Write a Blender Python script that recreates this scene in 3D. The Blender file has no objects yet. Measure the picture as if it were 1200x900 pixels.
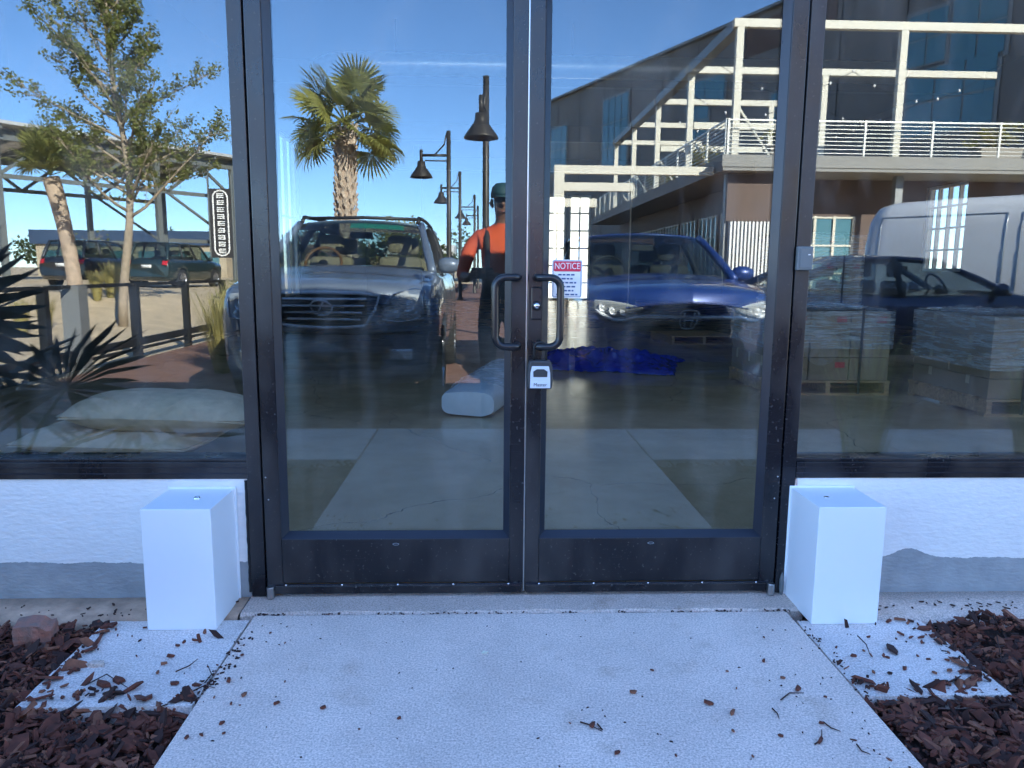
import bpy, bmesh, math, random
from mathutils import Vector, Matrix, noise
from mathutils.bvhtree import BVHTree
R = math.radians
random.seed(7)
scene = bpy.context.scene
COL = scene.collection

# ------------------------------------------------------------------ camera, sky, sun, exposure
F_PX, PITCH, YAW, ROLL = 884.5, -.1502, .0374, .0085
CAM = Vector((-.1443, -2.5727, 1.1607))
cp, sp, cy, sy, cr, sr = (math.cos(PITCH), math.sin(PITCH), math.cos(YAW), math.sin(YAW), math.cos(ROLL), math.sin(ROLL))
FWD = Vector((sy*cp, cy*cp, sp)); _r = Vector((cy, -sy, 0)); _u = _r.cross(FWD)
RGT = cr*_r + sr*_u; UPV = -sr*_r + cr*_u
cam = bpy.data.cameras.new('camera'); cam_o = bpy.data.objects.new('camera', cam); COL.objects.link(cam_o)
cam.sensor_fit = 'HORIZONTAL'; cam.sensor_width = 36; cam.lens = 36*F_PX/1200
cam.clip_start = .02; cam.clip_end = 2000
m = Matrix((RGT, UPV, -FWD)).transposed().to_4x4(); m.translation = CAM
cam_o.matrix_world = m
scene.camera = cam_o

SUN_EL, SUN_AZ = R(25), R(30)            # azimuth from +Y towards +X: the sun stands behind the shop
world = bpy.data.worlds.new('World'); scene.world = world; world.use_nodes = True
wn = world.node_tree.nodes; wl = world.node_tree.links
bg = wn['Background']; sky = wn.new('ShaderNodeTexSky'); sky.sky_type = 'NISHITA'; sky.sun_disc = False
sky.sun_elevation = SUN_EL; sky.sun_rotation = SUN_AZ; sky.altitude = 3200; sky.air_density = 1.05; sky.dust_density = .05; sky.ozone_density = 4.5
wl.new(sky.outputs[0], bg.inputs[0]); bg.inputs[1].default_value = .12
sl = bpy.data.lights.new('sun', 'SUN'); sl.energy = 5.0; sl.angle = R(.5); sl.color = (1, .90, .76)
so = bpy.data.objects.new('sun', sl); COL.objects.link(so)
SDIR = Vector((math.sin(SUN_AZ)*math.cos(SUN_EL), math.cos(SUN_AZ)*math.cos(SUN_EL), math.sin(SUN_EL)))
so.rotation_euler = SDIR.to_track_quat('Z', 'Y').to_euler(); so.location = (0, 20, 30)
vs = scene.view_settings; vs.view_transform = 'Standard'; vs.look = 'None'; vs.gamma = 1; vs.exposure = 3.22
vs.use_curve_mapping = False
cyc = scene.cycles
cyc.use_denoising = True
try: cyc.denoiser = 'OPENIMAGEDENOISE'; cyc.denoising_input_passes = 'RGB_ALBEDO_NORMAL'
except Exception: pass
cyc.max_bounces = 10; cyc.diffuse_bounces = 4; cyc.glossy_bounces = 4; cyc.transmission_bounces = 6; cyc.transparent_max_bounces = 16
cyc.caustics_reflective = False; cyc.caustics_refractive = False; cyc.sample_clamp_indirect = 6

# ------------------------------------------------------------------ pixel helpers (1200 x 900 photograph)
def ray(px, py): return FWD + RGT*((px-600)/F_PX) + UPV*((450-py)/F_PX)
def at_z(px, py, z=0.):                   # point on a level plane, straight through
    d = ray(px, py); return CAM + d*((z-CAM.z)/d.z)
def at_y(px, py, Y):                      # point on a plane parallel to the shop front, straight through
    d = ray(px, py); return CAM + d*((Y-CAM.y)/d.y)
def refl(px, py, Y):                      # a thing seen mirrored in the glass: Y metres out in front of the shop
    p = at_y(px, py, Y); return Vector((p.x, -Y, p.z))

# ------------------------------------------------------------------ materials
MATS = {}
def nmat(name):
    mt = bpy.data.materials.new(name); mt.use_nodes = True; MATS[name] = mt
    nt = mt.node_tree; b = nt.nodes['Principled BSDF']
    return mt, nt, b
def mat(name, col, rough=.6, metal=0., var=.0, scale=8., bump=0., bscale=40., coat=0., spec=.5, stretch=None, dark=None):
    if name in MATS: return MATS[name]
    mt, nt, b = nmat(name); N = nt.nodes; L = nt.links
    b.inputs['Base Color'].default_value = (*col, 1); b.inputs['Roughness'].default_value = rough
    b.inputs['Metallic'].default_value = metal; b.inputs['Coat Weight'].default_value = coat
    b.inputs['Coat Roughness'].default_value = .06
    b.inputs['Specular IOR Level'].default_value = spec
    if var or bump:
        tc = N.new('ShaderNodeTexCoord'); mp = N.new('ShaderNodeMapping'); L.new(tc.outputs['Object'], mp.inputs[0])
        if stretch: mp.inputs['Scale'].default_value = stretch
    if var:
        n = N.new('ShaderNodeTexNoise'); n.inputs['Scale'].default_value = scale; n.inputs['Detail'].default_value = 6; n.inputs['Roughness'].default_value = .62
        L.new(mp.outputs[0], n.inputs[0])
        rp = N.new('ShaderNodeValToRGB'); rp.color_ramp.elements[0].position = .3; rp.color_ramp.elements[1].position = .72
        d = dark or tuple(c*(1-var) for c in col)
        rp.color_ramp.elements[0].color = (*d, 1); rp.color_ramp.elements[1].color = (*[min(1, c*(1+var*.5)) for c in col], 1)
        L.new(n.outputs['Fac'], rp.inputs[0]); L.new(rp.outputs[0], b.inputs['Base Color'])
        mr = N.new('ShaderNodeMapRange'); mr.inputs[3].default_value = max(0, rough-.08); mr.inputs[4].default_value = min(1, rough+.1)
        L.new(n.outputs['Fac'], mr.inputs[0]); L.new(mr.outputs[0], b.inputs['Roughness'])
    if bump:
        n2 = N.new('ShaderNodeTexNoise'); n2.inputs['Scale'].default_value = bscale; n2.inputs['Detail'].default_value = 8; n2.inputs['Roughness'].default_value = .65
        L.new(mp.outputs[0], n2.inputs[0])
        bp = N.new('ShaderNodeBump'); bp.inputs['Strength'].default_value = bump; bp.inputs['Distance'].default_value = .01
        L.new(n2.outputs['Fac'], bp.inputs['Height']); L.new(bp.outputs[0], b.inputs['Normal'])
    return mt

def glass_mat(name, r0, tint, rough=0., wave=0., coat=(1, 1, 1)):
    # a sheet of glass: each face reflects r0 head on and more at a slant, the rest passes tinted
    mt = bpy.data.materials.new(name); mt.use_nodes = True; MATS[name] = mt
    nt = mt.node_tree; N = nt.nodes; L = nt.links
    for n in list(N): N.remove(n)
    out = N.new('ShaderNodeOutputMaterial'); mx = N.new('ShaderNodeMixShader'); tr = N.new('ShaderNodeBsdfTransparent'); gl = N.new('ShaderNodeBsdfGlossy')
    lw = N.new('ShaderNodeLayerWeight'); lw.inputs['Blend'].default_value = .5
    pw = N.new('ShaderNodeMath'); pw.operation = 'POWER'; pw.inputs[1].default_value = 5; L.new(lw.outputs['Facing'], pw.inputs[0])
    ma = N.new('ShaderNodeMath'); ma.operation = 'MULTIPLY_ADD'; ma.inputs[1].default_value = 1-r0; ma.inputs[2].default_value = r0; L.new(pw.outputs[0], ma.inputs[0])
    tr.inputs[0].default_value = (*tint, 1); gl.inputs['Roughness'].default_value = rough; gl.inputs[0].default_value = (*coat, 1)
    if wave:
        tc = N.new('ShaderNodeTexCoord'); nz = N.new('ShaderNodeTexNoise'); nz.inputs['Scale'].default_value = 1.6; nz.inputs['Detail'].default_value = 1
        bp = N.new('ShaderNodeBump'); bp.inputs['Strength'].default_value = wave; bp.inputs['Distance'].default_value = .01
        L.new(tc.outputs['Object'], nz.inputs[0]); L.new(nz.outputs['Fac'], bp.inputs['Height']); L.new(bp.outputs[0], gl.inputs['Normal'])
    L.new(ma.outputs[0], mx.inputs[0]); L.new(tr.outputs[0], mx.inputs[1]); L.new(gl.outputs[0], mx.inputs[2])
    if wave:                                # a thin film of dust, wipe marks and dried drops
        tcd = N.new('ShaderNodeTexCoord'); mpd = N.new('ShaderNodeMapping'); mpd.inputs['Scale'].default_value = (1, 1, .45); mpd.inputs['Rotation'].default_value = (0, .5, 0); L.new(tcd.outputs['Object'], mpd.inputs[0])
        n1 = N.new('ShaderNodeTexNoise'); n1.inputs['Scale'].default_value = 7; n1.inputs['Detail'].default_value = 7; n1.inputs['Distortion'].default_value = .8; L.new(mpd.outputs[0], n1.inputs[0])
        m1 = N.new('ShaderNodeMapRange'); m1.inputs[1].default_value = .48; m1.inputs[2].default_value = .8; m1.inputs[3].default_value = .002; m1.inputs[4].default_value = .05; L.new(n1.outputs['Fac'], m1.inputs[0])
        n2 = N.new('ShaderNodeTexVoronoi'); n2.inputs['Scale'].default_value = 38; L.new(tcd.outputs['Object'], n2.inputs[0])
        m2 = N.new('ShaderNodeMapRange'); m2.inputs[1].default_value = .10; m2.inputs[2].default_value = .05; m2.inputs[3].default_value = 0; m2.inputs[4].default_value = .035; L.new(n2.outputs['Distance'], m2.inputs[0])
        ad = N.new('ShaderNodeMath'); ad.operation = 'ADD'; L.new(m1.outputs[0], ad.inputs[0]); L.new(m2.outputs[0], ad.inputs[1])
        df = N.new('ShaderNodeBsdfDiffuse'); df.inputs[0].default_value = (.6, .58, .55, 1); mx2 = N.new('ShaderNodeMixShader'); L.new(ad.outputs[0], mx2.inputs[0]); L.new(mx.outputs[0], mx2.inputs[1]); L.new(df.outputs[0], mx2.inputs[2]); L.new(mx2.outputs[0], out.inputs[0])
    else: L.new(mx.outputs[0], out.inputs[0])
    return mt
M = MATS
glass_mat('shop_glass', .072, (.90, .91, .89), wave=.006, coat=(.80, .92, 1.))
glass_mat('car_glass', .06, (.55, .62, .60))
glass_mat('window_glass', .07, (.8, .86, .86))
def frosted():
    mt = bpy.data.materials.new('frosted_glass'); mt.use_nodes = True; MATS['frosted_glass'] = mt; N = mt.node_tree.nodes; L = mt.node_tree.links
    tr = N.new('ShaderNodeBsdfTranslucent'); tr.inputs[0].default_value = (.42, .44, .44, 1); L.new(tr.outputs[0], N['Material Output'].inputs[0])
frosted()
mat('alu', (.006, .006, .008), .28, .0, var=.35, scale=3, bump=.04, bscale=220, stretch=(1, 1, .15))
def dusty_metal(name, col, rough):
    mt, nt, b = nmat(name); N = nt.nodes; L = nt.links; tc = N.new('ShaderNodeTexCoord')
    def noi(sc, det, st=(1, 1, 1)):
        mp = N.new('ShaderNodeMapping'); mp.inputs['Scale'].default_value = st; L.new(tc.outputs['Object'], mp.inputs[0]); n = N.new('ShaderNodeTexNoise'); n.inputs['Scale'].default_value = sc; n.inputs['Detail'].default_value = det; L.new(mp.outputs[0], n.inputs[0]); return n
    def mr(n, a, b_, c, d): r = N.new('ShaderNodeMapRange'); r.inputs[1].default_value = a; r.inputs[2].default_value = b_; r.inputs[3].default_value = c; r.inputs[4].default_value = d; L.new(n.outputs[0], r.inputs[0]); return r
    smear = mr(noi(6, 9, (1, 1, .4)), .42, .72, 0, .32); specks = mr(noi(90, 2), .66, .70, 0, .8); scr = mr(noi(40, 3, (.15, 1, 5)), .66, .75, 0, .18)
    a1 = N.new('ShaderNodeMath'); a1.operation = 'MAXIMUM'; L.new(smear.outputs[0], a1.inputs[0]); L.new(specks.outputs[0], a1.inputs[1]); a2 = N.new('ShaderNodeMath'); a2.operation = 'MAXIMUM'; L.new(a1.outputs[0], a2.inputs[0]); L.new(scr.outputs[0], a2.inputs[1])
    mx = N.new('ShaderNodeMix'); mx.data_type = 'RGBA'; L.new(a2.outputs[0], mx.inputs[0]); mx.inputs[6].default_value = (*col, 1); mx.inputs[7].default_value = (.10, .09, .085, 1); L.new(mx.outputs[2], b.inputs['Base Color'])
    r = N.new('ShaderNodeMath'); r.operation = 'MULTIPLY_ADD'; r.inputs[1].default_value = .9; r.inputs[2].default_value = rough; L.new(a2.outputs[0], r.inputs[0]); L.new(r.outputs[0], b.inputs['Roughness'])
del MATS['alu']; dusty_metal('alu', (.005, .005, .008), .25); dusty_metal('alu_dusty', (.005, .005, .008), .30)
mat('alu_bead', (.016, .019, .030), .30, .0, var=.2, scale=5)
mat('handle', (.010, .010, .012), .28, .0)
mat('rubber', (.012, .012, .013), .7)
mat('chrome', (.75, .75, .76), .12, 1.)
mat('steel', (.5, .5, .5), .32, 1., var=.15)
mat('white_box', (.83, .85, .87), .38, 0, var=.03, scale=2, bump=.03, bscale=500)
mat('dark', (.008, .008, .009), .8)
mat('lockbox_grey', (.030, .032, .036), .5, .0)
mat('lockbox_face', (.62, .66, .72), .4)
mat('sign_white', (.76, .74, .72), .45)
mat('sign_red', (.62, .02, .06), .45)
mat('sign_blue', (.05, .09, .22), .6)
mat('reader_grey', (.13, .145, .15), .5, var=.1)
mat('ledge', (.54, .36, .25), .9, var=.35, scale=14, bump=.6, bscale=60)
mat('loose_brick', (.40, .14, .09), .9, var=.5, scale=20, bump=.9, bscale=50, dark=(.17, .14, .12))
mat('bark_a', (.14, .038, .021), .85, var=.6, scale=30)
mat('bark_b', (.24, .09, .05), .85, var=.5, scale=30)
mat('bark_c', (.042, .015, .011), .9, var=.4, scale=30)
mat('soil', (.035, .014, .010), .95, var=.5, scale=18, bump=1, bscale=40)
mat('tan_leaf', (.28, .19, .10), .8)
mat('white_petal', (.75, .75, .6), .7)

def concrete(name, col, dirt=.25):
    mt, nt, b = nmat(name); N = nt.nodes; L = nt.links
    tc = N.new('ShaderNodeTexCoord')
    def noi(scale, detail=6, st=None, ro=.6):
        n = N.new('ShaderNodeTexNoise'); n.inputs['Scale'].default_value = scale; n.inputs['Detail'].default_value = detail; n.inputs['Roughness'].default_value = ro
        if st:
            mp = N.new('ShaderNodeMapping'); mp.inputs['Scale'].default_value = st; L.new(tc.outputs['Object'], mp.inputs[0]); L.new(mp.outputs[0], n.inputs[0])
        else: L.new(tc.outputs['Object'], n.inputs[0])
        return n
    big = noi(2.2, 5); fine = noi(170, 3, None, .7); broom = noi(60, 3, (.35, 7, 1))
    def ramp(n, p0, p1, c0, c1):
        r = N.new('ShaderNodeValToRGB'); r.color_ramp.elements[0].position = p0; r.color_ramp.elements[1].position = p1
        r.color_ramp.elements[0].color = (*c0, 1); r.color_ramp.elements[1].color = (*c1, 1); L.new(n.outputs['Fac'], r.inputs[0]); return r
    r1 = ramp(big, .3, .7, tuple(c*(1-dirt) for c in col), tuple(c*1.06 for c in col))
    r2 = ramp(fine, .36, .62, (.62, .60, .58), (1.14, 1.14, 1.14)); r3 = ramp(broom, .3, .7, (.86, .86, .86), (1.08, 1.08, 1.08))
    spots = noi(5, 7, None, .66); r4 = ramp(spots, .56, .80, (1, 1, 1), (.70, .64, .58))
    prev = r1
    for r in (r2, r3, r4):
        mx = N.new('ShaderNodeMix'); mx.data_type = 'RGBA'; mx.blend_type = 'MULTIPLY'; mx.inputs[0].default_value = 1
        L.new(prev.outputs[2] if prev.bl_idname == 'ShaderNodeMix' else prev.outputs[0], mx.inputs[6]); L.new(r.outputs[0], mx.inputs[7]); prev = mx
    L.new(prev.outputs[2], b.inputs['Base Color']); b.inputs['Roughness'].default_value = .88; b.inputs['Specular IOR Level'].default_value = .25
    ad = N.new('ShaderNodeMath'); ad.operation = 'ADD'; L.new(fine.outputs['Fac'], ad.inputs[0]); L.new(broom.outputs['Fac'], ad.inputs[1])
    bp = N.new('ShaderNodeBump'); bp.inputs['Strength'].default_value = .35; bp.inputs['Distance'].default_value = .004
    L.new(ad.outputs[0], bp.inputs['Height']); L.new(bp.outputs[0], b.inputs['Normal'])
    return mt
concrete('concrete', (.88, .72, .63), .18); concrete('concrete_pad', (.84, .75, .70), .16); concrete('concrete_old', (.74, .59, .50), .25)

def stucco():
    mt, nt, b = nmat('stucco'); N = nt.nodes; L = nt.links
    tc = N.new('ShaderNodeTexCoord'); sep = N.new('ShaderNodeSeparateXYZ'); L.new(tc.outputs['Object'], sep.inputs[0])
    def noi(scale, det, st=None):
        n = N.new('ShaderNodeTexNoise'); n.inputs['Scale'].default_value = scale; n.inputs['Detail'].default_value = det
        if st:
            mp = N.new('ShaderNodeMapping'); mp.inputs['Scale'].default_value = st; L.new(tc.outputs['Object'], mp.inputs[0]); L.new(mp.outputs[0], n.inputs[0])
        else: L.new(tc.outputs['Object'], n.inputs[0])
        return n
    # the white paint stops on a hand-cut line: old grey paint below
    e1 = noi(1.9, 1, (1, 0, 0)); e2 = noi(14, 3, (1, 0, .3)); e3 = noi(90, 3)
    def math_(op, a, bv):
        n = N.new('ShaderNodeMath'); n.operation = op
        for i, v in enumerate((a, bv)):
            if isinstance(v, (int, float)): n.inputs[i].default_value = v
            else: L.new(v, n.inputs[i])
        return n.outputs[0]
    t = math_('ADD', sep.outputs['Z'], math_('MULTIPLY', math_('SUBTRACT', e1.outputs['Fac'], .5), .03))
    hx = math_('DIVIDE', math_('SUBTRACT', sep.outputs['X'], 1.41), .075)
    t = math_('SUBTRACT', t, math_('MULTIPLY', math_('POWER', 2.718, math_('MULTIPLY', math_('MULTIPLY', hx, hx), -1)), .035))
    t = math_('ADD', t, math_('MULTIPLY', math_('SUBTRACT', e2.outputs['Fac'], .5), .018))
    t = math_('ADD', t, math_('MULTIPLY', math_('SUBTRACT', e3.outputs['Fac'], .5), .008))
    mask = math_('GREATER_THAN', t, .131)
    wv = noi(30, 5, (.5, 1, 2)); rw = N.new('ShaderNodeValToRGB'); L.new(wv.outputs['Fac'], rw.inputs[0])
    rw.color_ramp.elements[0].color = (.78, .76, .73, 1); rw.color_ramp.elements[1].color = (.88, .86, .83, 1); rw.color_ramp.elements[0].position = .3
    rg = N.new('ShaderNodeValToRGB'); L.new(noi(12, 6).outputs['Fac'], rg.inputs[0])
    rg.color_ramp.elements[0].color = (.28, .295, .30, 1); rg.color_ramp.elements[1].color = (.37, .385, .39, 1); rg.color_ramp.elements[0].position = .3; rg.color_ramp.elements[1].position = .7
    mx = N.new('ShaderNodeMix'); mx.data_type = 'RGBA'; L.new(mask, mx.inputs[0]); L.new(rg.outputs[0], mx.inputs[6]); L.new(rw.outputs[0], mx.inputs[7])
    L.new(mx.outputs[2], b.inputs['Base Color']); b.inputs['Roughness'].default_value = .75
    bn = noi(62, 8, (.6, 1, 1.4)); hh = math_('ADD', bn.outputs['Fac'], math_('MULTIPLY', mask, .25))
    bp = N.new('ShaderNodeBump'); bp.inputs['Strength'].default_value = .7; bp.inputs['Distance'].default_value = .005
    L.new(hh, bp.inputs['Height']); L.new(bp.outputs[0], b.inputs['Normal'])
stucco()

def floor_mat():
    mt, nt, b = nmat('polished_floor'); N = nt.nodes; L = nt.links
    tc = N.new('ShaderNodeTexCoord')
    n = N.new('ShaderNodeTexNoise'); n.inputs['Scale'].default_value = 1.3; n.inputs['Detail'].default_value = 8; n.inputs['Roughness'].default_value = .65; L.new(tc.outputs['Object'], n.inputs[0])
    r = N.new('ShaderNodeValToRGB'); L.new(n.outputs['Fac'], r.inputs[0]); r.color_ramp.elements[0].position = .3; r.color_ramp.elements[1].position = .72
    r.color_ramp.elements[0].color = (.44, .29, .155, 1); r.color_ramp.elements[1].color = (.68, .48, .29, 1)
    v = N.new('ShaderNodeTexVoronoi'); v.feature = 'DISTANCE_TO_EDGE'; v.inputs['Scale'].default_value = .55
    n3 = N.new('ShaderNodeTexNoise'); n3.inputs['Scale'].default_value = 2.5; n3.inputs['Detail'].default_value = 5
    L.new(tc.outputs['Object'], n3.inputs[0])
    mxv = N.new('ShaderNodeMix'); mxv.data_type = 'RGBA'; mxv.inputs[0].default_value = .25; L.new(tc.outputs['Object'], mxv.inputs[6]); L.new(n3.outputs['Color'], mxv.inputs[7]); L.new(mxv.outputs[2], v.inputs['Vector'])
    lt = N.new('ShaderNodeMath'); lt.operation = 'LESS_THAN'; lt.inputs[1].default_value = .0006; L.new(v.outputs['Distance'], lt.inputs[0])
    mx = N.new('ShaderNodeMix'); mx.data_type = 'RGBA'; L.new(lt.outputs[0], mx.inputs[0]); L.new(r.outputs[0], mx.inputs[6]); mx.inputs[7].default_value = (.09, .07, .05, 1)
    L.new(mx.outputs[2], b.inputs['Base Color'])
    mr = N.new('ShaderNodeMapRange'); mr.inputs[3].default_value = .10; mr.inputs[4].default_value = .30; L.new(n.outputs['Fac'], mr.inputs[0]); L.new(mr.outputs[0], b.inputs['Roughness'])
    b.inputs['Specular IOR Level'].default_value = .6
    n2 = N.new('ShaderNodeTexNoise'); n2.inputs['Scale'].default_value = 14; n2.inputs['Detail'].default_value = 3; L.new(tc.outputs['Object'], n2.inputs[0])
    bp = N.new('ShaderNodeBump'); bp.inputs['Strength'].default_value = .12; bp.inputs['Distance'].default_value = .01
    L.new(n2.outputs['Fac'], bp.inputs['Height']); L.new(bp.outputs[0], b.inputs['Normal'])
floor_mat()

def brick_mat(name, c1, c2, mortar, scale, rough=.85, w=.5, h=.25):
    mt, nt, b = nmat(name); N = nt.nodes; L = nt.links
    tc = N.new('ShaderNodeTexCoord'); br = N.new('ShaderNodeTexBrick'); L.new(tc.outputs['Object'], br.inputs[0])
    br.inputs['Color1'].default_value = (*c1, 1); br.inputs['Color2'].default_value = (*c2, 1); br.inputs['Mortar'].default_value = (*mortar, 1)
    br.inputs['Scale'].default_value = scale; br.inputs['Mortar Size'].default_value = .012
    L.new(br.outputs[0], b.inputs['Base Color']); b.inputs['Roughness'].default_value = rough
brick_mat('pavers', (.25, .12, .08), (.20, .095, .07), (.12, .09, .07), 2.4)
mat('sand', (.66, .50, .32), .95, var=.3, scale=3, bump=.8, bscale=30)
mat('asphalt', (.055, .055, .058), .9, var=.3, scale=20, bump=.6, bscale=120)

# ------------------------------------------------------------------ mesh builder
class MB:
    def __init__(s): s.v = []; s.f = []
    def add(s, vs, fs):
        b = len(s.v); s.v += [Vector(v) for v in vs]; s.f += [tuple(i+b for i in f) for f in fs]; return s
    def box(s, x0, x1, y0, y1, z0, z1):
        return s.add([(x0,y0,z0),(x1,y0,z0),(x1,y1,z0),(x0,y1,z0),(x0,y0,z1),(x1,y0,z1),(x1,y1,z1),(x0,y1,z1)],
                     [(0,3,2,1),(4,5,6,7),(0,1,5,4),(1,2,6,5),(2,3,7,6),(3,0,4,7)])
    def obox(s, c, size, rot):
        hx, hy, hz = size[0]/2, size[1]/2, size[2]/2; c = Vector(c)
        vs = [c + rot @ Vector((x, y, z)) for z in (-hz, hz) for x, y in ((-hx,-hy),(hx,-hy),(hx,hy),(-hx,hy))]
        return s.add(vs, [(0,3,2,1),(4,5,6,7),(0,1,5,4),(1,2,6,5),(2,3,7,6),(3,0,4,7)])
    def beam(s, a, b, w, h, up=(0,0,1)):
        a, b = Vector(a), Vector(b); d = b-a; z = d.normalized(); u = Vector(up)
        if abs(z.dot(u)) > .98: u = Vector((0,1,0))
        x = u.cross(z).normalized(); y = z.cross(x)
        vs = [p + x*(sx*w/2) + y*(sy_*h/2) for p in (a, b) for sx, sy_ in ((-1,-1),(1,-1),(1,1),(-1,1))]
        return s.add(vs, [(0,3,2,1),(4,5,6,7),(0,1,5,4),(1,2,6,5),(2,3,7,6),(3,0,4,7)])
    def tube(s, pts, r, n=8, cap=True):
        pts = [Vector(p) for p in pts]; k = len(pts); rs = r if isinstance(r, (list, tuple)) else [r]*k
        base = len(s.v); prev = None
        for i, p in enumerate(pts):
            d = (pts[min(i+1, k-1)] - pts[max(i-1, 0)]).normalized()
            if prev is None:
                a = Vector((0,0,1)) if abs(d.z) < .9 else Vector((1,0,0)); x = a.cross(d).normalized()
            else: x = (prev - d*prev.dot(d)).normalized()
            prev = x; y = d.cross(x)
            for j in range(n):
                t = 2*math.pi*j/n; s.v.append(p + (x*math.cos(t) + y*math.sin(t))*rs[i])
        for i in range(k-1):
            for j in range(n):
                a = base+i*n+j; b = base+i*n+(j+1) % n
                s.f.append((a, b, b+n, a+n))
        if cap:
            s.f.append(tuple(base+j for j in reversed(range(n)))); s.f.append(tuple(base+(k-1)*n+j for j in range(n)))
        return s
    def lathe(s, prof, c=(0,0,0), n=24, rot=None, cap=True):
        base = len(s.v); c = Vector(c); rot = rot or Matrix.Identity(3)
        for (r, z) in prof:
            for j in range(n):
                t = 2*math.pi*j/n; s.v.append(c + rot @ Vector((r*math.cos(t), r*math.sin(t), z)))
        for i in range(len(prof)-1):
            for j in range(n):
                a = base+i*n+j; b = base+i*n+(j+1) % n; s.f.append((a, b, b+n, a+n))
        if cap:
            s.f.append(tuple(base+j for j in reversed(range(n)))); e = base+(len(prof)-1)*n; s.f.append(tuple(e+j for j in range(n)))
        return s
    def prism(s, poly, fn0, fn1):          # poly of 2-D points, mapped to two 3-D outlines
        n = len(poly); vs = [fn0(*p) for p in poly] + [fn1(*p) for p in poly]
        return s.add(vs, [tuple(reversed(range(n))), tuple(range(n, 2*n))] + [(i, (i+1) % n, n+(i+1) % n, n+i) for i in range(n)])
    def grid(s, fn, nu, nv):
        base = len(s.v)
        for j in range(nv+1):
            for i in range(nu+1): s.v.append(Vector(fn(i/nu, j/nv)))
        for j in range(nv):
            for i in range(nu):
                a = base+j*(nu+1)+i; s.f.append((a, a+1, a+nu+2, a+nu+1))
        return s
    def build(s, name, material, parent=None, smooth=False, bevel=0., solid=0., world=False, subsurf=0, segs=2, fix=False):
        me = bpy.data.meshes.new(name)
        off = Vector(parent.location) if (world and parent) else Vector((0,0,0))
        if world and parent and parent.parent: off = off + Vector(parent.parent.location)
        me.from_pydata([v-off for v in s.v], [], s.f)
        if fix:
            bm = bmesh.new(); bm.from_mesh(me); bmesh.ops.recalc_face_normals(bm, faces=bm.faces); bm.to_mesh(me); bm.free()
        me.materials.append(M[material] if isinstance(material, str) else material)
        if smooth:
            for p in me.polygons: p.use_smooth = True
        o = bpy.data.objects.new(name, me); COL.objects.link(o)
        if parent: o.parent = parent
        if bevel:
            b = o.modifiers.new('bevel', 'BEVEL'); b.width = bevel; b.segments = segs; b.limit_method = 'ANGLE'
        if solid:
            b = o.modifiers.new('solid', 'SOLIDIFY'); b.thickness = solid; b.offset = -1
        if subsurf:
            b = o.modifiers.new('sub', 'SUBSURF'); b.levels = subsurf; b.render_levels = subsurf
        return o
def tag(o, label, cat, group=None, kind=None):
    o['label'] = label
    if cat: o['category'] = cat
    if group: o['group'] = group
    if kind: o['kind'] = kind
    return o
def thing(name, label, cat, loc=(0,0,0), rz=0, group=None):
    o = bpy.data.objects.new(name, None); COL.objects.link(o); o.location = loc; o.rotation_euler = (0,0,rz); o.empty_display_size = .1
    return tag(o, label, cat, group)
def struct(o, label=None):
    o['kind'] = 'structure'
    if label: o['label'] = label
    return o
def cpy(o, parent=None, loc=None, rot=None, scale=None):
    c = o.copy(); COL.objects.link(c); c.parent = parent
    if loc is not None: c.location = loc
    if rot is not None: c.rotation_euler = rot
    if scale is not None: c.scale = (scale,)*3 if isinstance(scale, (int, float)) else scale
    return c
def text_mesh(body, size, extrude=.0004):
    cu = bpy.data.curves.new('t', 'FONT'); cu.body = body; cu.size = size; cu.align_x = 'CENTER'; cu.align_y = 'CENTER'; cu.extrude = extrude
    o = bpy.data.objects.new('t', cu); COL.objects.link(o); bpy.context.view_layer.update()
    dg = bpy.context.evaluated_depsgraph_get(); me = bpy.data.meshes.new_from_object(o.evaluated_get(dg))
    bpy.data.objects.remove(o); me.materials.clear(); return me
def text_obj(name, body, size, material, parent, loc, rot=(math.pi/2,0,0), sx=1.):
    me = text_mesh(body, size); me.materials.append(M[material]); o = bpy.data.objects.new(name, me); COL.objects.link(o)
    o.parent = parent; o.location = loc; o.rotation_euler = rot; o.scale = (sx, 1, 1); return o

# ------------------------------------------------------------------ ground
def berm(x, Y):                            # Y metres out in front of the shop; a sandy rise towards the far car park
    def ss(t): t = max(0, min(1, t)); return t*t*(3-2*t)
    h = .45*ss((-x-5)/6)*ss((Y-10)/9)
    h += .28*ss((-x-6)/4)*ss((Y-13)/5)*(1-ss((Y-19)/4))
    return h
xs = [-260, -120, -60] + [-40+1.0*i for i in range(61)] + [30, 60, 120, 260]
ys = [160, 60, 20, 0, -3] + [-4-1.0*i for i in range(50)] + [-60, -80, -120, -200, -400]
g = MB(); nx = len(xs)
for yy in ys:
    for xx in xs: g.v.append(Vector((xx, yy, -.10 + berm(xx, -yy) + (.02*noise.noise(Vector((xx*.6, yy*.6, 0))) if -yy > 12 else 0))))
for j in range(len(ys)-1):
    for i in range(nx-1):
        a = j*nx+i; g.f.append((a, a+nx, a+nx+1, a+1))
struct(g.build('ground', 'sand', smooth=True), 'sandy ground running to the horizon')
struct(MB().box(-4.7, 13, -13.5, -2.83, -.14, -.045).build('parking_lot', 'pavers'), 'red brick paved parking lot')
struct(MB().box(-3.2, 7, -62, -13.6, -.13, -.06).build('road', 'pavers'), 'red brick paved street')
rd = MB(); rd.add([(-30, -14.2, .0), (-30, -13.0, .0), (-4.8, -13.0, .0), (-4.8, -14.2, .0)], [(0, 1, 2, 3)])
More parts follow.
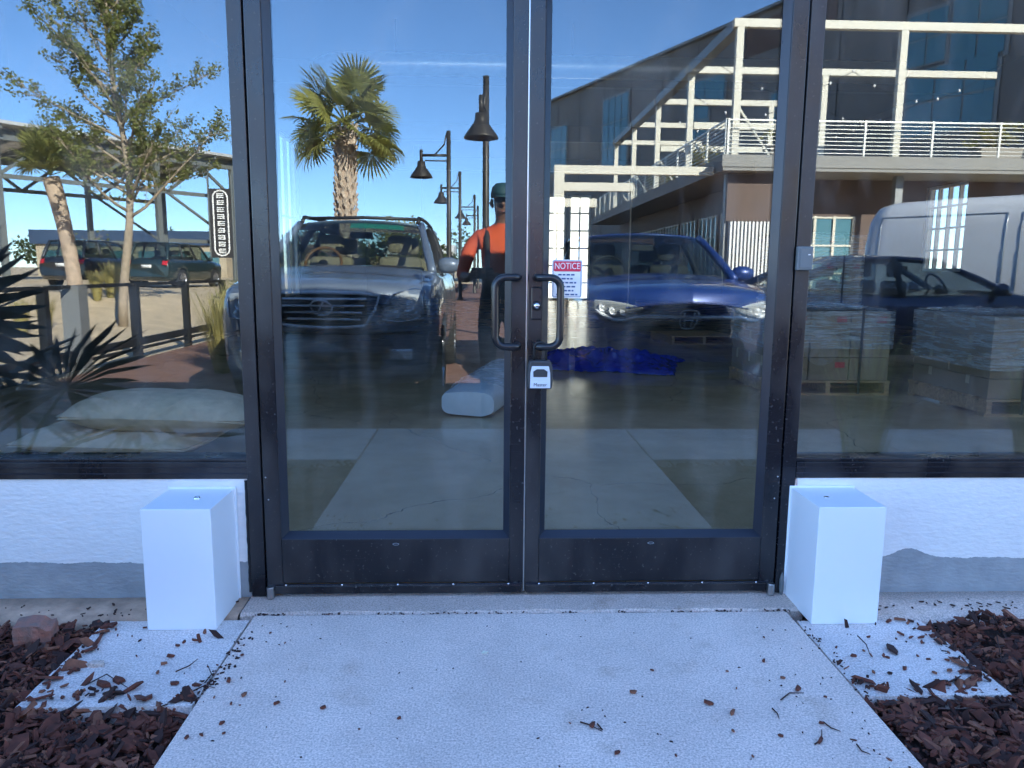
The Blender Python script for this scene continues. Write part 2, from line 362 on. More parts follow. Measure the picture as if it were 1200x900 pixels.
# entrance walk, cross pavement, pads, ledges: each slab one piece
WL, WR = -.919, .906
walk = struct(MB().box(WL, WR, -1.905, -.138, -.11, 0).build('walkway', 'concrete', bevel=.008), 'broom-finished concrete walkway to the doors')
pv = struct(MB().box(WL+.004, WR-.004, -2.81, -1.915, -.11, -.001).build('pavement', 'concrete', bevel=.008), 'concrete cross pavement')
for k, (a, b) in enumerate([(-2.6, WL-.006), (-4.4, -2.61), (WR+.006, 2.6), (2.61, 4.4)]):
    MB().box(a, b, -2.81, -1.915, -.11, -.002).build('slab', 'concrete', pv, bevel=.008)
# door threshold: an uneven strip of older concrete
th = MB(); n = 60
for i in range(n+1):
    x = -.97 + 1.94*i/n; e = .004*noise.noise(Vector((x*9, 0, 3))) + .003*noise.noise(Vector((x*33, 1, 3)))
    for (y, z) in ((.10, -.1), (.10, .0035), (-.115+e*3, -.001+e*.5), (-.124+e*3.5, -.010), (-.126+e*3.5, -.1)): th.v.append(Vector((x, y, z)))
for i in range(n):
    for j in range(4): a = i*5+j; th.f.append((a, a+5, a+6, a+1))
struct(th.build('threshold', 'concrete_old', smooth=False), 'worn concrete threshold under the doors')
for x0, x1, ya, yb, nm in ((-1.395, -.927, -.665, -.165, 'left'), (.914, 1.34, -.66, -.205, 'right')):
    sd = 1 if x0 > 0 else -1
    poly = []
    cs = [(x0, ya), (x1, ya), (x1, yb), (x0, yb)]
    for i in range(4):
        p, q = cs[i], cs[(i+1) % 4]
        for t in range(10):
            u = t/10; x = p[0]+(q[0]-p[0])*u; y = p[1]+(q[1]-p[1])*u
            w = .006*noise.noise(Vector((x*12, y*12, 5)))
            poly.append((x+w, y+w))
    b = MB().prism(poly, lambda x, y: (x, y, -.12), lambda x, y: (x, y, -.006)).build('pad', 'concrete_pad', walk)
for x0, x1, yf in ((-4.4, -.975, -.150), (.975, 5.2, -.190)):
    lg = MB(); n = int((x1-x0)/.05)
    for i in range(n+1):
        x = x0+(x1-x0)*i/n; e = .012*noise.noise(Vector((x*5, 0, 9)))+.006*noise.noise(Vector((x*25, 0, 9)))
        for (y, z) in ((.05, -.1), (.05, .002), (yf+.02+e, -.006+e*.4), (yf+e, -.03), (yf+e, -.12)): lg.v.append(Vector((x, y, z)))
    for i in range(n):
        for j in range(4): a = i*5+j; lg.f.append((a, a+5, a+6, a+1))
    struct(lg.build('footing_ledge', 'concrete_old' if x0 > 0 else 'ledge', smooth=True), 'rough concrete ledge at the foot of the wall')
# kerb between pavement and bays
struct(MB().box(-4.4, 4.4, -2.832, -2.814, -.2, -.004).build('kerb', 'concrete_old'), 'kerb at the parking bays')

# ------------------------------------------------------------------ mulch beds and litter
def chip(mb, c, L_, W_, T_, rot):
    vs = []
    for z in (-1, 1):
        for (x, y) in ((-1, -.6), (-.2, -1), (1, -.5), (.8, .7), (-.5, 1)):
            vs.append(Vector(c) + rot @ Vector((x*L_/2*random.uniform(.75, 1.1), y*W_/2*random.uniform(.7, 1.1), z*T_/2)))
    mb.add(vs, [(4,3,2,1,0), (5,6,7,8,9)] + [(i, (i+1) % 5, 5+(i+1) % 5, 5+i) for i in range(5)])
def rnd_rot(tilt=1.):
    return Matrix.Rotation(random.uniform(0, 6.28), 3, 'Z') @ Matrix.Rotation(random.gauss(0, .45)*tilt, 3, 'X') @ Matrix.Rotation(random.gauss(0, .45)*tilt, 3, 'Y')
beds = {'left': (-4.4, WL-.012), 'right': (WR+.012, 4.4)}
def in_pad(x, y, sd):
    return (-1.38 < x < -.92 and y > -.64) if sd == 'left' else (x < 1.31-.1*noise.noise(Vector((y*8, 0, 0))) and y > -.64+.12*max(0, (x-1.0)))
def bed_h(x, y): return -.028 + .018*noise.noise(Vector((x*3, y*3, 1))) + .012*noise.noise(Vector((x*9, y*9, 4)))
bark = ('bark_a', 'bark_b', 'bark_c')
def near_bed(x, y, sd):                     # what the camera sees straight on
    return abs(x) < 2.1 and y > -1.35
for sd, (xa, xb) in beds.items():
    so_ = MB(); nn = 40
    so_.grid(lambda u, v: (xa+(xb-xa)*u, -1.9+1.75*v, bed_h(xa+(xb-xa)*u, -1.9+1.75*v)-.02), nn, nn)
    root = so_.build('mulch_bed', 'soil', smooth=True); tag(root, 'dark brown bark mulch bed %s' % ('with the loose brick beside the white wall' if sd == 'left' else 'below the wall with the humped grey paint line'), 'mulch', kind='stuff')
    mbs = [MB() for _ in bark]
    cnt = 0; tries = 0
    while cnt < 11000 and tries < 90000:
        tries += 1
        x = random.uniform(xa, xb); y = random.uniform(-1.88, -.17 if sd == 'left' else -.21)
        nb = near_bed(x, y, sd)
        if not nb and random.random() < .80: continue
        if in_pad(x, y, sd):
            de = min(y+.655, (x+1.385) if sd == 'left' else (1.33-x)); q_ = .045+.05*noise.noise(Vector((x*7, y*7, 11)))
            if random.random() < (.55 if de < q_ else .9 if de < q_*2.2 else .99): continue
            z = .002
        else:
            edge = (xb-x) if sd == 'left' else (x-xa)
            z = bed_h(x, y) + random.uniform(-.004, .020) - .02*max(0, 1-edge/.05)
            if sd == 'right' and y > -.32 and 1.42 < x < 1.75: z += .035*math.exp(-((x-1.56)/.1)**2)
        cnt += 1
        L_ = random.uniform(.008, .03) if random.random() < .72 else random.uniform(.03, .085)
        chip(mbs[random.choices((0, 1, 2), (5, 2, 3))[0]], (x, y, z), L_, L_*random.uniform(.2, .6), random.uniform(.003, .009), rnd_rot(1.1))
    for k, mb in enumerate(mbs):
        o = mb.build('bark_chips', bark[k], root); o['kind'] = 'stuff'
# single chips lying on the concrete, as in the photograph
spots = [(268,799,.030,0), (228,752,.026,0), (284,769,.016,2), (255,781,.012,2), (244,783,.01,2), (334,755,.01,1), (317,743,.012,2), (334,800,.012,2), (379,831,.022,0), (468,843,.016,2), (421,856,.008,2),
  (324,826,.025,2), (286,816,.024,1), (251,819,.014,1), (271,826,.014,0), (281,828,.009,1), (260,849,.018,2), (236,863,.016,2), (219,866,.018,2), (262,861,.012,2),
  (764,787,.016,2), (742,813,.024,1), (830,826,.034,0), (858,837,.030,1), (859,858,.014,1), (895,753-5,.01,2), (895,776,.022,2), (917,796,.018,1), (935,809,.03,2), (962,849,.018,0), (961,870,.034,0), (915,864,.018,2), (852,788,.012,1), (863,808,.01,1),
  (694,852,.03,2), (723,884,.02,2), (792,887,.012,2), (882,888,.012,1), (668,849,.008,1), (1042,893,.018,1), (1017,879,.01,1), (1000,870,.02,2), (967,818,.012,2),
  (216,754,.022,2), (208,758,.02,0), (170,737,.016,2), (155,747,.012,2), (114,743,.015,2), (96,752,.014,0), (121,805,.06,2), (140,800,.05,2), (185,790,.022,1), (205,803,.03,0), (230,805,.03,2), (160,770,.012,2),
  (980,760,.016,2), (1000,770,.022,0), (1012,764,.014,1), (1040,772,.018,0), (1060,785,.025,2), (1075,770,.013,0), (1095,790,.02,1), (1110,775,.018,0), (1125,800,.03,2), (1050,750,.012,2), (1018,748,.02,0), (1085,745,.012,1), (1140,785,.03,0)]
for k, (px, py, L_, ci) in enumerate(spots):
    onpad = px < 214 or px > 985
    p = at_z(px, py, -.006 if onpad else 0.)
    mb = MB(); chip(mb, (0, 0, 0), L_*.85, L_*random.uniform(.25, .55), L_*.16+.002, Matrix.Rotation(random.uniform(0, 6.28), 3, 'Z') @ Matrix.Rotation(random.gauss(0, .2), 3, 'X'))
    o = mb.build('bark_chip', bark[ci if ci < 2 else 0]); o.location = (p.x, p.y, p.z + L_*.1+.0035)
    tag(o, 'small brown bark chip lying on the pale concrete', 'bark chip', 'bark chips scattered on the concrete')
tw = [((100,803),(125,790),(150,806)), ((640+60,848),(706,855),(701,853)), ((915,820),(925,812),(942,812)), ((905,830),(911,836),(913,842)), ((1004,872),(1010,880),(1020,884)), ((965,846),(974,853),(985,857)),
      ((240,800),(248,790),(243,779)), ((222,812),(240,803),(252,806)), ((206,690+97),(222,780),(232,772)), ((1005,745),(1015,755),(1020,768)), ((1168,745),(1171,760),(1174,778)), ((680,846),(690,849),(706,857)), ((955,872),(963,866),(963,855))]
for k, tr_ in enumerate(tw):
    ps = [at_z(a, b, .004) for a, b in tr_]
    c = ps[1].copy(); o = MB().tube([p-c for p in ps], [.0022, .0018, .001], 5).build('twig', 'bark_c'); o.location = c
    tag(o, 'thin dark twig lying on the pale concrete', 'twig', 'twigs scattered on the concrete')
p = at_z(568, 766, 0)
mb = MB()
for k in range(4):
    a = k*1.57+.4; chip(mb, (.006*math.cos(a), .006*math.sin(a), .002), .010, .008, .0015, Matrix.Rotation(a, 3, 'Z') @ Matrix.Rotation(-.25, 3, 'Y'))
o = mb.build('fallen_flower', 'white_petal'); o.location = (p.x, p.y, .002); tag(o, 'tiny whitish fallen flower on the concrete walkway', 'flower')
cr_ = MB()
for k in range(300):
    x = random.uniform(WL+.01, WR-.01); y = -random.uniform(.16, 1.9)
    if random.random() < .5: x = random.choice((WL, WR)) + random.gauss(0, .12); x = max(-1.36, min(1.3, x))
    if x < WL-.01 and y < -.64 or x > WR+.01 and y < -.6: continue
    if -.94 < x < -.905 or .89 < x < .93: continue
    z = .001 if WL < x < WR else -.005
    s_ = random.uniform(.0015, .0045); chip(cr_, (x, y, z+.001), s_*random.uniform(1, 2.4), s_, .002, rnd_rot(.2))
for k in range(70):                        # crumbs gathered in the joint beside the bed
    t = random.random(); px, py = 215+75*t + random.gauss(0, 5), 812-70*t*t + random.gauss(0, 5)
    p = at_z(px, py, .002); s_ = random.uniform(.003, .008); chip(cr_, (p.x, p.y, .002), s_*2, s_, .003, rnd_rot(.3))
for k in range(40):
    t = random.random(); px, py = 935+95*t + random.gauss(0, 3), 725+100*t + random.gauss(0, 3)
    p = at_z(px, py, .002); s_ = random.uniform(.002, .006); chip(cr_, (p.x, p.y, .001), s_*2, s_, .003, rnd_rot(.3))
for k in range(240):                        # dirt caught in the seam at the threshold
    x = random.uniform(-.93, .92); s_ = random.uniform(.002, .005)
    if noise.noise(Vector((x*6, 0, 1))) > -.05: chip(cr_, (x, -.131+random.gauss(0, .004), -.003), s_*2.5, s_, .003, rnd_rot(.3))
for k in range(90):                        # and on the footing ledges
    x = random.choice((-1, 1))*random.uniform(1.0, 1.8); s_ = random.uniform(.0015, .008); chip(cr_, (x, -.145+abs(random.gauss(0, .05)), .003), s_*2.5, s_, .003, rnd_rot(.3))
tag(cr_.build('bark_crumbs', 'bark_c'), 'fine bark crumbs strewn over the concrete and its joints', 'litter', kind='stuff')
# loose brick
bm = bmesh.new(); bmesh.ops.create_cube(bm, size=1); bmesh.ops.subdivide_edges(bm, edges=bm.edges, cuts=5, use_grid_fill=True)
for v in bm.verts:
    v.co = Vector((v.co.x*.105, v.co.y*.075, v.co.z*.085)); nse = noise.noise_vector(v.co*28)*.007 + noise.noise_vector(v.co*70)*.003; v.co += nse
    if v.co.x > .03 and v.co.z > .02: v.co.z -= .012
me = bpy.data.meshes.new('loose_brick'); bm.to_mesh(me); bm.free(); me.materials.append(M['loose_brick'])
o = bpy.data.objects.new('loose_brick', me); COL.objects.link(o); p = at_z(42, 742, .01); o.location = (p.x, p.y, .008); o.rotation_euler = (.1, .08, .25)
tag(o, 'broken red brick lying on the mulch beside the footing ledge', 'brick')
o = MB(); chip(o, (0,0,0), .05, .03, .012, Matrix.Identity(3)); o = o.build('stone_shard', 'concrete_old'); p = at_z(125, 778, .0); o.location = (p.x-.03, p.y, .0); tag(o, 'small pale stone shard on the mulch edge', 'stone')

# ------------------------------------------------------------------ the shop: shell, storefront, doors
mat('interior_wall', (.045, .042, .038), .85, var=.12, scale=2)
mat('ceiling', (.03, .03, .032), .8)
mat('parapet', (.72, .72, .72), .8, var=.06, scale=4, bump=.4, bscale=40)
glass_mat('tinted_glass', .07, (.42, .45, .46))
mat('win_frame', (.62, .62, .62), .5)
def lerp(a, b, t): return a+(b-a)*t
shop = thing('shop_building', 'white rendered shop building with dark aluminium storefront windows', 'building', (0, .1, 0))
H_TOP, IX0, IX1, IY1, CEIL = 2.86, -4.7, 9.2, 27.0, 4.9
for x0, x1 in ((-4.9, -.968), (.9745, 9.4)):
    MB().box(x0, x1, .006, .16, -.1, .4335).build('knee_wall', 'stucco', shop, world=True)
MB().box(-4.9, 9.4, .006, .22, 2.66, H_TOP).build('parapet', 'parapet', shop, world=True)
MB().box(6.6, 13.5, .007, .219, H_TOP+.0005, 5.4).build('sun_block_wall', 'parapet', shop, world=True)  # unseen wall added to keep the sun off the navy saloon
MB().box(9.401, 13.5, .006, .22, -.1, H_TOP).build('side_wing', 'parapet', shop, world=True)
MB().box(-4.9, -4.3, .008, .22, .434, 2.659).build('pier', 'parapet', shop, world=True)
MB().box(8.9, 9.4, .008, .22, .434, 2.659).build('pier', 'parapet', shop, world=True)
# the roof climbs from the low front to the high hall behind
def sl_(x0, x1, y0, y1, t=.14):
    z = lambda y: lerp(2.70, CEIL, (y-.221)/4.979)
    return MB().add([(x0, y0, z(y0)), (x1, y0, z(y0)), (x1, y1, z(y1)), (x0, y1, z(y1)), (x0, y0, z(y0)+t), (x1, y0, z(y0)+t), (x1, y1, z(y1)+t), (x0, y1, z(y1)+t)], [(0,3,2,1),(4,5,6,7),(0,1,5,4),(1,2,6,5),(2,3,7,6),(3,0,4,7)])
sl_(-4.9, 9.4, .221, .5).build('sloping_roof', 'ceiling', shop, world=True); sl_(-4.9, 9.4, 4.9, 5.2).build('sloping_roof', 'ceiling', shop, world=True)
for k in range(11): x = -4.9+1.42*k; sl_(x, x+.1, .501, 4.899).build('added_glazing_bar', 'alu', shop, world=True)
for k in range(10): x = -4.9+1.42*k; sl_(x+.101, x+1.419, .501, 4.899, .01 if k in (2, 3, 4) else .1).build('added_skylight' if k in (2, 3, 4) else 'roof_panel', 'window_glass' if k in (2, 3, 4) else 'ceiling', shop, world=True)  # clear panes and their bars are added to brighten the floor inside
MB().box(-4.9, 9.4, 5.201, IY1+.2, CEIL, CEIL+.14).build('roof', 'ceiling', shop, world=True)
# side walls and back wall with window openings
def wall_with_holes(axis, c0, c1, u0, u1, z0, z1, holes, name='wall'):
    us = sorted({u0, u1} | {h[0] for h in holes} | {h[1] for h in holes}); mb = MB()
    def bx(a, b, za, zb):
        if axis == 'x': mb.box(c0, c1, a, b, za, zb)
        else: mb.box(a, b, c0, c1, za, zb)
    for a, b in zip(us, us[1:]):
        hs = sorted([h for h in holes if h[0] <= a+1e-6 and h[1] >= b-1e-6], key=lambda h: h[2]); z = z0
        for h in hs: bx(a, b, z, h[2]); z = h[3]
        bx(a, b, z, z1)
    return mb.build(name, 'interior_wall', shop, world=True)
back_holes = [(2.30, 3.0, .02, 4.0), (3.12, 3.95, .02, 4.0)]
left_holes = [(13.6, 14.5, .5, 4.2), (15.0, 16.6, .5, 4.2)]
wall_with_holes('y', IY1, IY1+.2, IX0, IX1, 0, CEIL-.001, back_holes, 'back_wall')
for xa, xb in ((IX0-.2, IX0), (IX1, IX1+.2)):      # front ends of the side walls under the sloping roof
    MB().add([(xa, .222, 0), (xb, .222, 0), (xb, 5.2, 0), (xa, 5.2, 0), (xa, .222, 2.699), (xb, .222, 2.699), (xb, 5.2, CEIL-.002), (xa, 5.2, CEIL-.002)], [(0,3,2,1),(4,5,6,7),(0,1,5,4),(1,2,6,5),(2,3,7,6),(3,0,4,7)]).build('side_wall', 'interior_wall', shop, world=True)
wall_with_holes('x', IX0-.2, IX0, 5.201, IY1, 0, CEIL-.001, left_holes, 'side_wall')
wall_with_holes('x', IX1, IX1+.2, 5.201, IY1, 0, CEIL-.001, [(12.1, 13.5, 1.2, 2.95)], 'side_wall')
def window(axis, c, u0, u1, z0, z1, nu, nz, fm='win_frame'):
    w = MB()
    P = (lambda a, b, za, zb: w.box(c-.04, c+.04, a, b, za, zb)) if axis == 'x' else (lambda a, b, za, zb: w.box(a, b, c-.04, c+.04, za, zb))
    P(u0, u0+.06, z0, z1); P(u1-.06, u1, z0, z1); P(u0+.06, u1-.06, z0, z0+.06); P(u0+.06, u1-.06, z1-.06, z1)
    for i in range(1, nu): u = u0+(u1-u0)*i/nu; P(u-.02, u+.02, z0+.06, z1-.06)
    for j in range(1, nz):
        z = z0+(z1-z0)*j/nz
        for i in range(nu): 
            ua = u0+(u1-u0)*i/nu+(.06 if i == 0 else .02); ub = u0+(u1-u0)*(i+1)/nu-(.06 if i == nu-1 else .02); P(ua, ub, z-.02, z+.02)
    fo = w.build('window', fm, shop, world=True)
    g_ = MB()
    if axis == 'x': g_.box(c-.004, c+.004, u0+.05, u1-.05, z0+.05, z1-.05)
    else: g_.box(u0+.05, u1-.05, c-.004, c+.004, z0+.05, z1-.05)
    go = g_.build('pane', 'frosted_glass' if axis == 'y' else 'tinted_glass', fo); go.location = -Vector(shop.location)
for h in back_holes: window('y', IY1+.1, *h, 2, 6)
for h in left_holes: window('x', IX0-.1, *h, 2, 2)
window('x', IX1+.1, 12.1, 13.5, 1.2, 2.95, 4, 4)
struct(MB().box(IX0, IX1, .16, IY1, -.1, .003).build('floor', 'polished_floor'), 'polished concrete shop floor')
# interior steelwork and spiral duct
mat('black_steel', (.02, .02, .022), .6)
mat('galv', (.55, .56, .58), .35, .8, var=.2, scale=3)
for x, y in ((4.55, 21.5), (-2.2, 21.5), (5.6, 12.5)):
    MB().box(x-.11, x+.11, y-.11, y+.11, 0, CEIL).build('column', 'black_steel', shop, world=True)
for y in (6, 12, 18, 24): MB().box(IX0, IX1, y-.08, y+.08, CEIL-.4, CEIL).build('beam', 'black_steel', shop, world=True)
duct = thing('spiral_duct', 'shiny spiral air duct hanging under the dark shop ceiling', 'duct', (0, 9.6, 4.2))
dm = MB(); pts = [(-2.75, 9.6+2.4, 4.25), (-2.75, 9.6+.6, 4.25)] + [(-2.75+.6*(1-math.cos(t)), 9.6+.6*(1-math.sin(t)), 4.25) for t in [i*math.pi/16 for i in range(1, 8)]] + [(-2.15+.14*i, 9.6, 4.25) for i in range(62)]
rr = [.16 + (.006 if i % 2 else 0) for i in range(len(pts))]
dm.tube(pts, rr, 14).build('duct', 'galv', duct, smooth=True, world=True)
for x in (-1.5, 1.2, 3.9): MB().box(x-.01, x+.01, 9.59, 9.61, 4.41, CEIL-.002).build('hanger', 'black_steel', duct, world=True)
# storefront frame ---------------------------------------------------
ZG0, ZG1 = .506, 2.58
for sx, xa, xb in ((-1, -4.3, -.965), (1, .968, 8.9)):
    fr = MB()
    fr.box(xa, xb, 0.0, .10, .4345, ZG0-.012).box(xa, xb, .006, .10, ZG0-.0119, ZG0)
    fo = fr.build('window_sill', 'alu', shop, world=True, bevel=.002)
    MB().box(xa, xb, -.0025, -.0002, .452, .456).box(xa, xb, -.0025, -.0002, .474, .476).build('sill_groove', 'alu_bead', fo).location = -Vector(shop.location)
    MB().box(xa, xb, 0, .10, ZG1, 2.658).build('window_head', 'alu', shop, world=True)
    muls = [xa+.0] if sx < 0 else []
    edges = [-4.3, -2.62, -.965] if sx < 0 else [.968, 2.75, 4.8, 6.85, 8.9]
    for e in edges[1:-1]: MB().box(e-.025, e+.025, 0, .10, ZG0, ZG1).build('mullion', 'alu', shop, world=True, bevel=.002)
    for a, b in zip(edges, edges[1:]):
        MB().box(a+.003, b-.003, .034, .042, ZG0-.004, ZG1+.004).build('window_pane', 'shop_glass', shop, world=True)
    for e in edges: pass
for s in (-1, 1):
    xo = .966; xi = .9175
    MB().box(min(s*xi, s*xo), max(s*xi, s*xo), -.001, .11, .0045, 2.658).build('door_jamb', 'alu', shop, world=True, bevel=.002)
    MB().box(min(s*.9172, s*.9125), max(s*.9172, s*.9125), .02, .09, .005, 2.24).build('weather_strip', 'rubber', shop, world=True)
    # sealant bead beside the jamb
    sb = MB(); n = 40
    for i in range(n+1):
        z = .02+.41*i/n; w = .006+.003*noise.noise(Vector((z*40, s, 0)))
        sb.v += [Vector((s*.9665, .004, z)), Vector((s*(.968+w), -.0015, z)), Vector((s*(.972+w), .007, z))]
    for i in range(n):
        for j in range(2): a = i*3+j; sb.f.append((a, a+1, a+4, a+3))
    sb.build('sealant', 'rubber' if s < 0 else 'concrete_old', shop, world=True, smooth=True)
MB().box(-.9174, .9174, -.001, .11, 2.205, 2.27).build('door_head', 'alu', shop, world=True, bevel=.002)
MB().box(-.9174, .9174, .034, .042, 2.271, 2.58).build('transom_pane', 'shop_glass', shop, world=True)
MB().box(-.9174, .9174, 0, .10, 2.581, 2.658).build('window_head', 'alu', shop, world=True)
# doors ---------------------------------------------------------------
def bead(mb, x0, x1, z0, z1, y0, y1, d):        # sloping glazing bead round an opening
    o_ = [(x0, y0, z0), (x1, y0, z0), (x1, y0, z1), (x0, y0, z1)]; i_ = [(x0+d, y1, z0+d), (x1-d, y1, z0+d), (x1-d, y1, z1-d), (x0+d, y1, z1-d)]
    mb.add(o_+i_, [(k, (k+1) % 4, 4+(k+1) % 4, 4+k) for k in range(4)])
def door(s, label):
    t = thing('glass_door', label, 'door', (s*.4575, 0, .0), 0, 'the pair of entrance doors')
    def X(a): return s*a
    def bx(mb, a, b, *r): return mb.box(min(X(a), X(b)), max(X(a), X(b)), *r)
    A, B, G0, G1 = .003, .9115, .073, .834          # meeting edge, hinge edge, glass
    bx(MB(), A, .053, 0, .045, .016, 2.2).build('stile', 'alu', t, world=True, bevel=.003)
    bx(MB(), .856, B, 0, .045, .016, 2.2).build('stile', 'alu', t, world=True, bevel=.003)
    rail = bx(MB(), .0535, .8555, .0015, .045, .052, .2145).build('bottom_rail', 'alu_dusty', t, world=True, bevel=.002)
    bx(MB(), .0535, .8555, .0015, .045, 2.10, 2.2).build('top_rail', 'alu', t, world=True)
    bd = MB(); xa, xb = sorted((X(.0535), X(.8555))); bead(bd, xa, xb, .215, 2.099, .003, .031, .021)
    bd.build('glazing_bead', 'alu_bead', t, world=True)
    bx(MB(), .066, .842, .033, .041, .228, 2.09).build('glass_pane', 'shop_glass', t, world=True)
    sw = bx(MB(), A+.004, B-.02, -.006, .0, .014, .044).build('door_sweep', 'alu', t, world=True, bevel=.002)
    bx(MB(), A+.004, B-.02, -.0035, .0, .046, .0495).build('sweep_strip', 'alu_bead', t, world=True)
    for k in range(5):
        x = X(.055 + (.79)*k/4); mb = MB().lathe([(.0042, 0), (.0038, .0015), (.002, .0026)], (x, -.0035, .046), 10, Matrix.Rotation(R(90), 3, 'X')); mb.build('screw', 'chrome', t, world=True, smooth=True)
    # small maker's plate on the bottom rail
    pl = MB(); c = X(.455); pts = [(c + .011*math.cos(a)*(1.0), .0, .196 + .0035*math.sin(a)) for a in [i*math.pi/10 for i in range(20)]]
    pl.tube([(a, -.0005, b) for a, _, b in pts]+[(pts[0][0], -.0005, pts[0][2])], .0006, 5).build('maker_plate', 'steel', t, world=True)
    # stile screws
    for (x, z) in ((.895, .36), (.902, .44)): MB().lathe([(.0028, 0), (.0012, .0014)], (X(x), -.0001, z), 8, Matrix.Rotation(R(90), 3, 'X')).build('screw', 'steel', t, world=True)
    # pull handle
    hx = .032; ox = .108; zt, zb = 1.136, .906; pth = []
    def arc(c, a0, a1, r, n=6): return [(X(c[0]+r*math.cos(a0+(a1-a0)*i/n)), -.062, c[1]+r*math.sin(a0+(a1-a0)*i/n)) for i in range(n+1)]
    pth = [(X(hx), .0, zt), (X(hx), -.045, zt), (X(hx+.006), -.058, zt), (X(hx+.02), -.062, zt)] + arc((ox-.034, zt-.034), math.pi/2, 0, .034) + arc((ox-.034, zb+.034), 0, -math.pi/2, .034) + [(X(hx+.02), -.062, zb), (X(hx+.006), -.058, zb), (X(hx), -.045, zb), (X(hx), .0, zb)]
    MB().tube(pth, .0125, 14).build('pull_handle', 'handle', t, world=True, smooth=True)
    return t
dl = door(-1, 'dark framed glass door leaf carrying only a pull handle')
dr = door(1, 'dark framed glass door leaf with key cylinder, lockbox and notice sign')
MB().box(-.0025, .0015, .004, .03, .016, 2.2).build('meeting_strip', 'steel', dr, world=True)
lp = MB().box(.013, .054, -.010, -.0005, .993, 1.104).build('lock_plate', 'alu', dr, world=True, bevel=.006)
MB().lathe([(.0165, 0), (.0165, .004), (.013, .008)], (.033, -.010, 1.041), 24, Matrix.Rotation(R(90), 3, 'X')).build('lock_ring', 'handle', dr, world=True, smooth=True)
MB().lathe([(.0095, 0), (.0095, .004), (.008, .006)], (.033, -.018, 1.041), 20, Matrix.Rotation(R(90), 3, 'X')).build('key_cylinder', 'chrome', dr, world=True, smooth=True)
MB().box(.032, .034, -.0246, -.0242, 1.037, 1.046).build('keyhole', 'dark', dr, world=True)
# door pivots at the floor
for s in (-1, 1):
    MB().prism([(x, y) for x, y in [(.013*math.cos(a), -.012+.013*math.sin(a)) for a in [math.pi+i*math.pi/8 for i in range(9)]] + [(.013, .004), (-.013, .004)]],
        lambda x, y, s=s: (s*.897+x, y-.002, .0042), lambda x, y, s=s: (s*.897+x, y-.002, .046)).build('floor_pivot', 'steel', shop, world=True, bevel=.002, fix=True)
# lockbox hanging on the handle
lk = thing('key_lockbox', 'grey key lockbox hanging from the door pull handle', 'lockbox', (.043, -.06, .765))
poly = [(-.040, .0), (.040, .0), (.043, .03), (.041, .075), (.034, .096), (-.034, .096), (-.041, .075), (-.043, .03)]
MB().prism(poly, lambda x, z: (.043+x, -.037, .766+z), lambda x, z: (.043+x, -.082, .766+z)).build('body', 'lockbox_grey', lk, world=True, bevel=.006, fix=True)
poly2 = [(-.034, .004), (.034, .004), (.033, .055), (.028, .078), (-.028, .078), (-.033, .055)]
MB().prism(poly2, lambda x, z: (.043+x, -.0825, .766+z), lambda x, z: (.043+x, -.0855, .766+z)).build('face_plate', 'lockbox_face', lk, world=True, bevel=.001, fix=True)
poly3 = [(-.023, .042), (.023, .042), (.024, .060), (.012, .068), (-.012, .068), (-.024, .060)]
MB().prism(poly3, lambda x, z: (.043+x, -.0857, .766+z), lambda x, z: (.043+x, -.0875, .766+z)).build('dial_cover', 'lockbox_grey', lk, world=True, fix=True)
sh = [(.043+.020*math.cos(a), -.060, .905+.0165*math.sin(a)) for a in [i*math.pi/8 for i in range(9)]]
MB().tube([(.063, -.06, .86)] + sh + [(.023, -.06, .86)], .0042, 8).build('shackle', 'rubber', lk, world=True, smooth=True)
text_obj('lettering', 'Master', .016, 'dark', lk, (0, -.0258, .016))
# notice sign on the glass
sg = thing('notice_sign', 'red and white NOTICE sticker on the door glass behind the pull handle', 'sign', (.138, .030, 1.067))
def rrect(w, h, r, n=5): 
    return [(sx*(w/2-r)+r*math.cos(a), sz*(h/2-r)+r*math.sin(a)) for sx, sz, a0 in ((1, 1, 0), (-1, 1, math.pi/2), (-1, -1, math.pi), (1, -1, 1.5*math.pi)) for a in [a0+i*math.pi/2/n for i in range(n+1)]]
CX, CZ = .139, 1.1315
def plate(name, w, h, r, y0, y1, m_, dz=0): return MB().prism(rrect(w, h, r), lambda x, z: (CX+x, y0, CZ+dz+z), lambda x, z: (CX+x, y1, CZ+dz+z)).build(name, m_, sg, world=True, fix=True)
plate('backing', .104, .130, .007, .0328, .0320, 'sign_white')
rim = MB(); o_ = rrect(.097, .123, .005); i_ = rrect(.094, .120, .004); n = len(o_)
rim.add([(CX+x, .0316, CZ+z) for x, z in o_] + [(CX+x, .0316, CZ+z) for x, z in i_], [(k, (k+1) % n, n+(k+1) % n, n+k) for k in range(n)]); rim.build('border', 'sign_blue', sg, world=True)
plate('header', .092, .034, .004, .0318, .0312, 'sign_red', .042)
text_obj('lettering', 'NOTICE', .030, 'sign_white', sg, (CX-.138, .0308-.030, CZ+.0425-1.067), sx=.80)
random.seed(3)
for k in range(6):
    z = CZ+.014-.0135*k; tot = random.uniform(.056, .076); x = CX-tot/2; tx = MB()
    while x < CX+tot/2-.006:
        w = random.uniform(.006, .016); tx.box(x, min(x+w, CX+tot/2), .0312, .0316, z-.0026, z+.0026); x += w+.0035
    tx.build('small_print', 'sign_blue', sg, world=True)
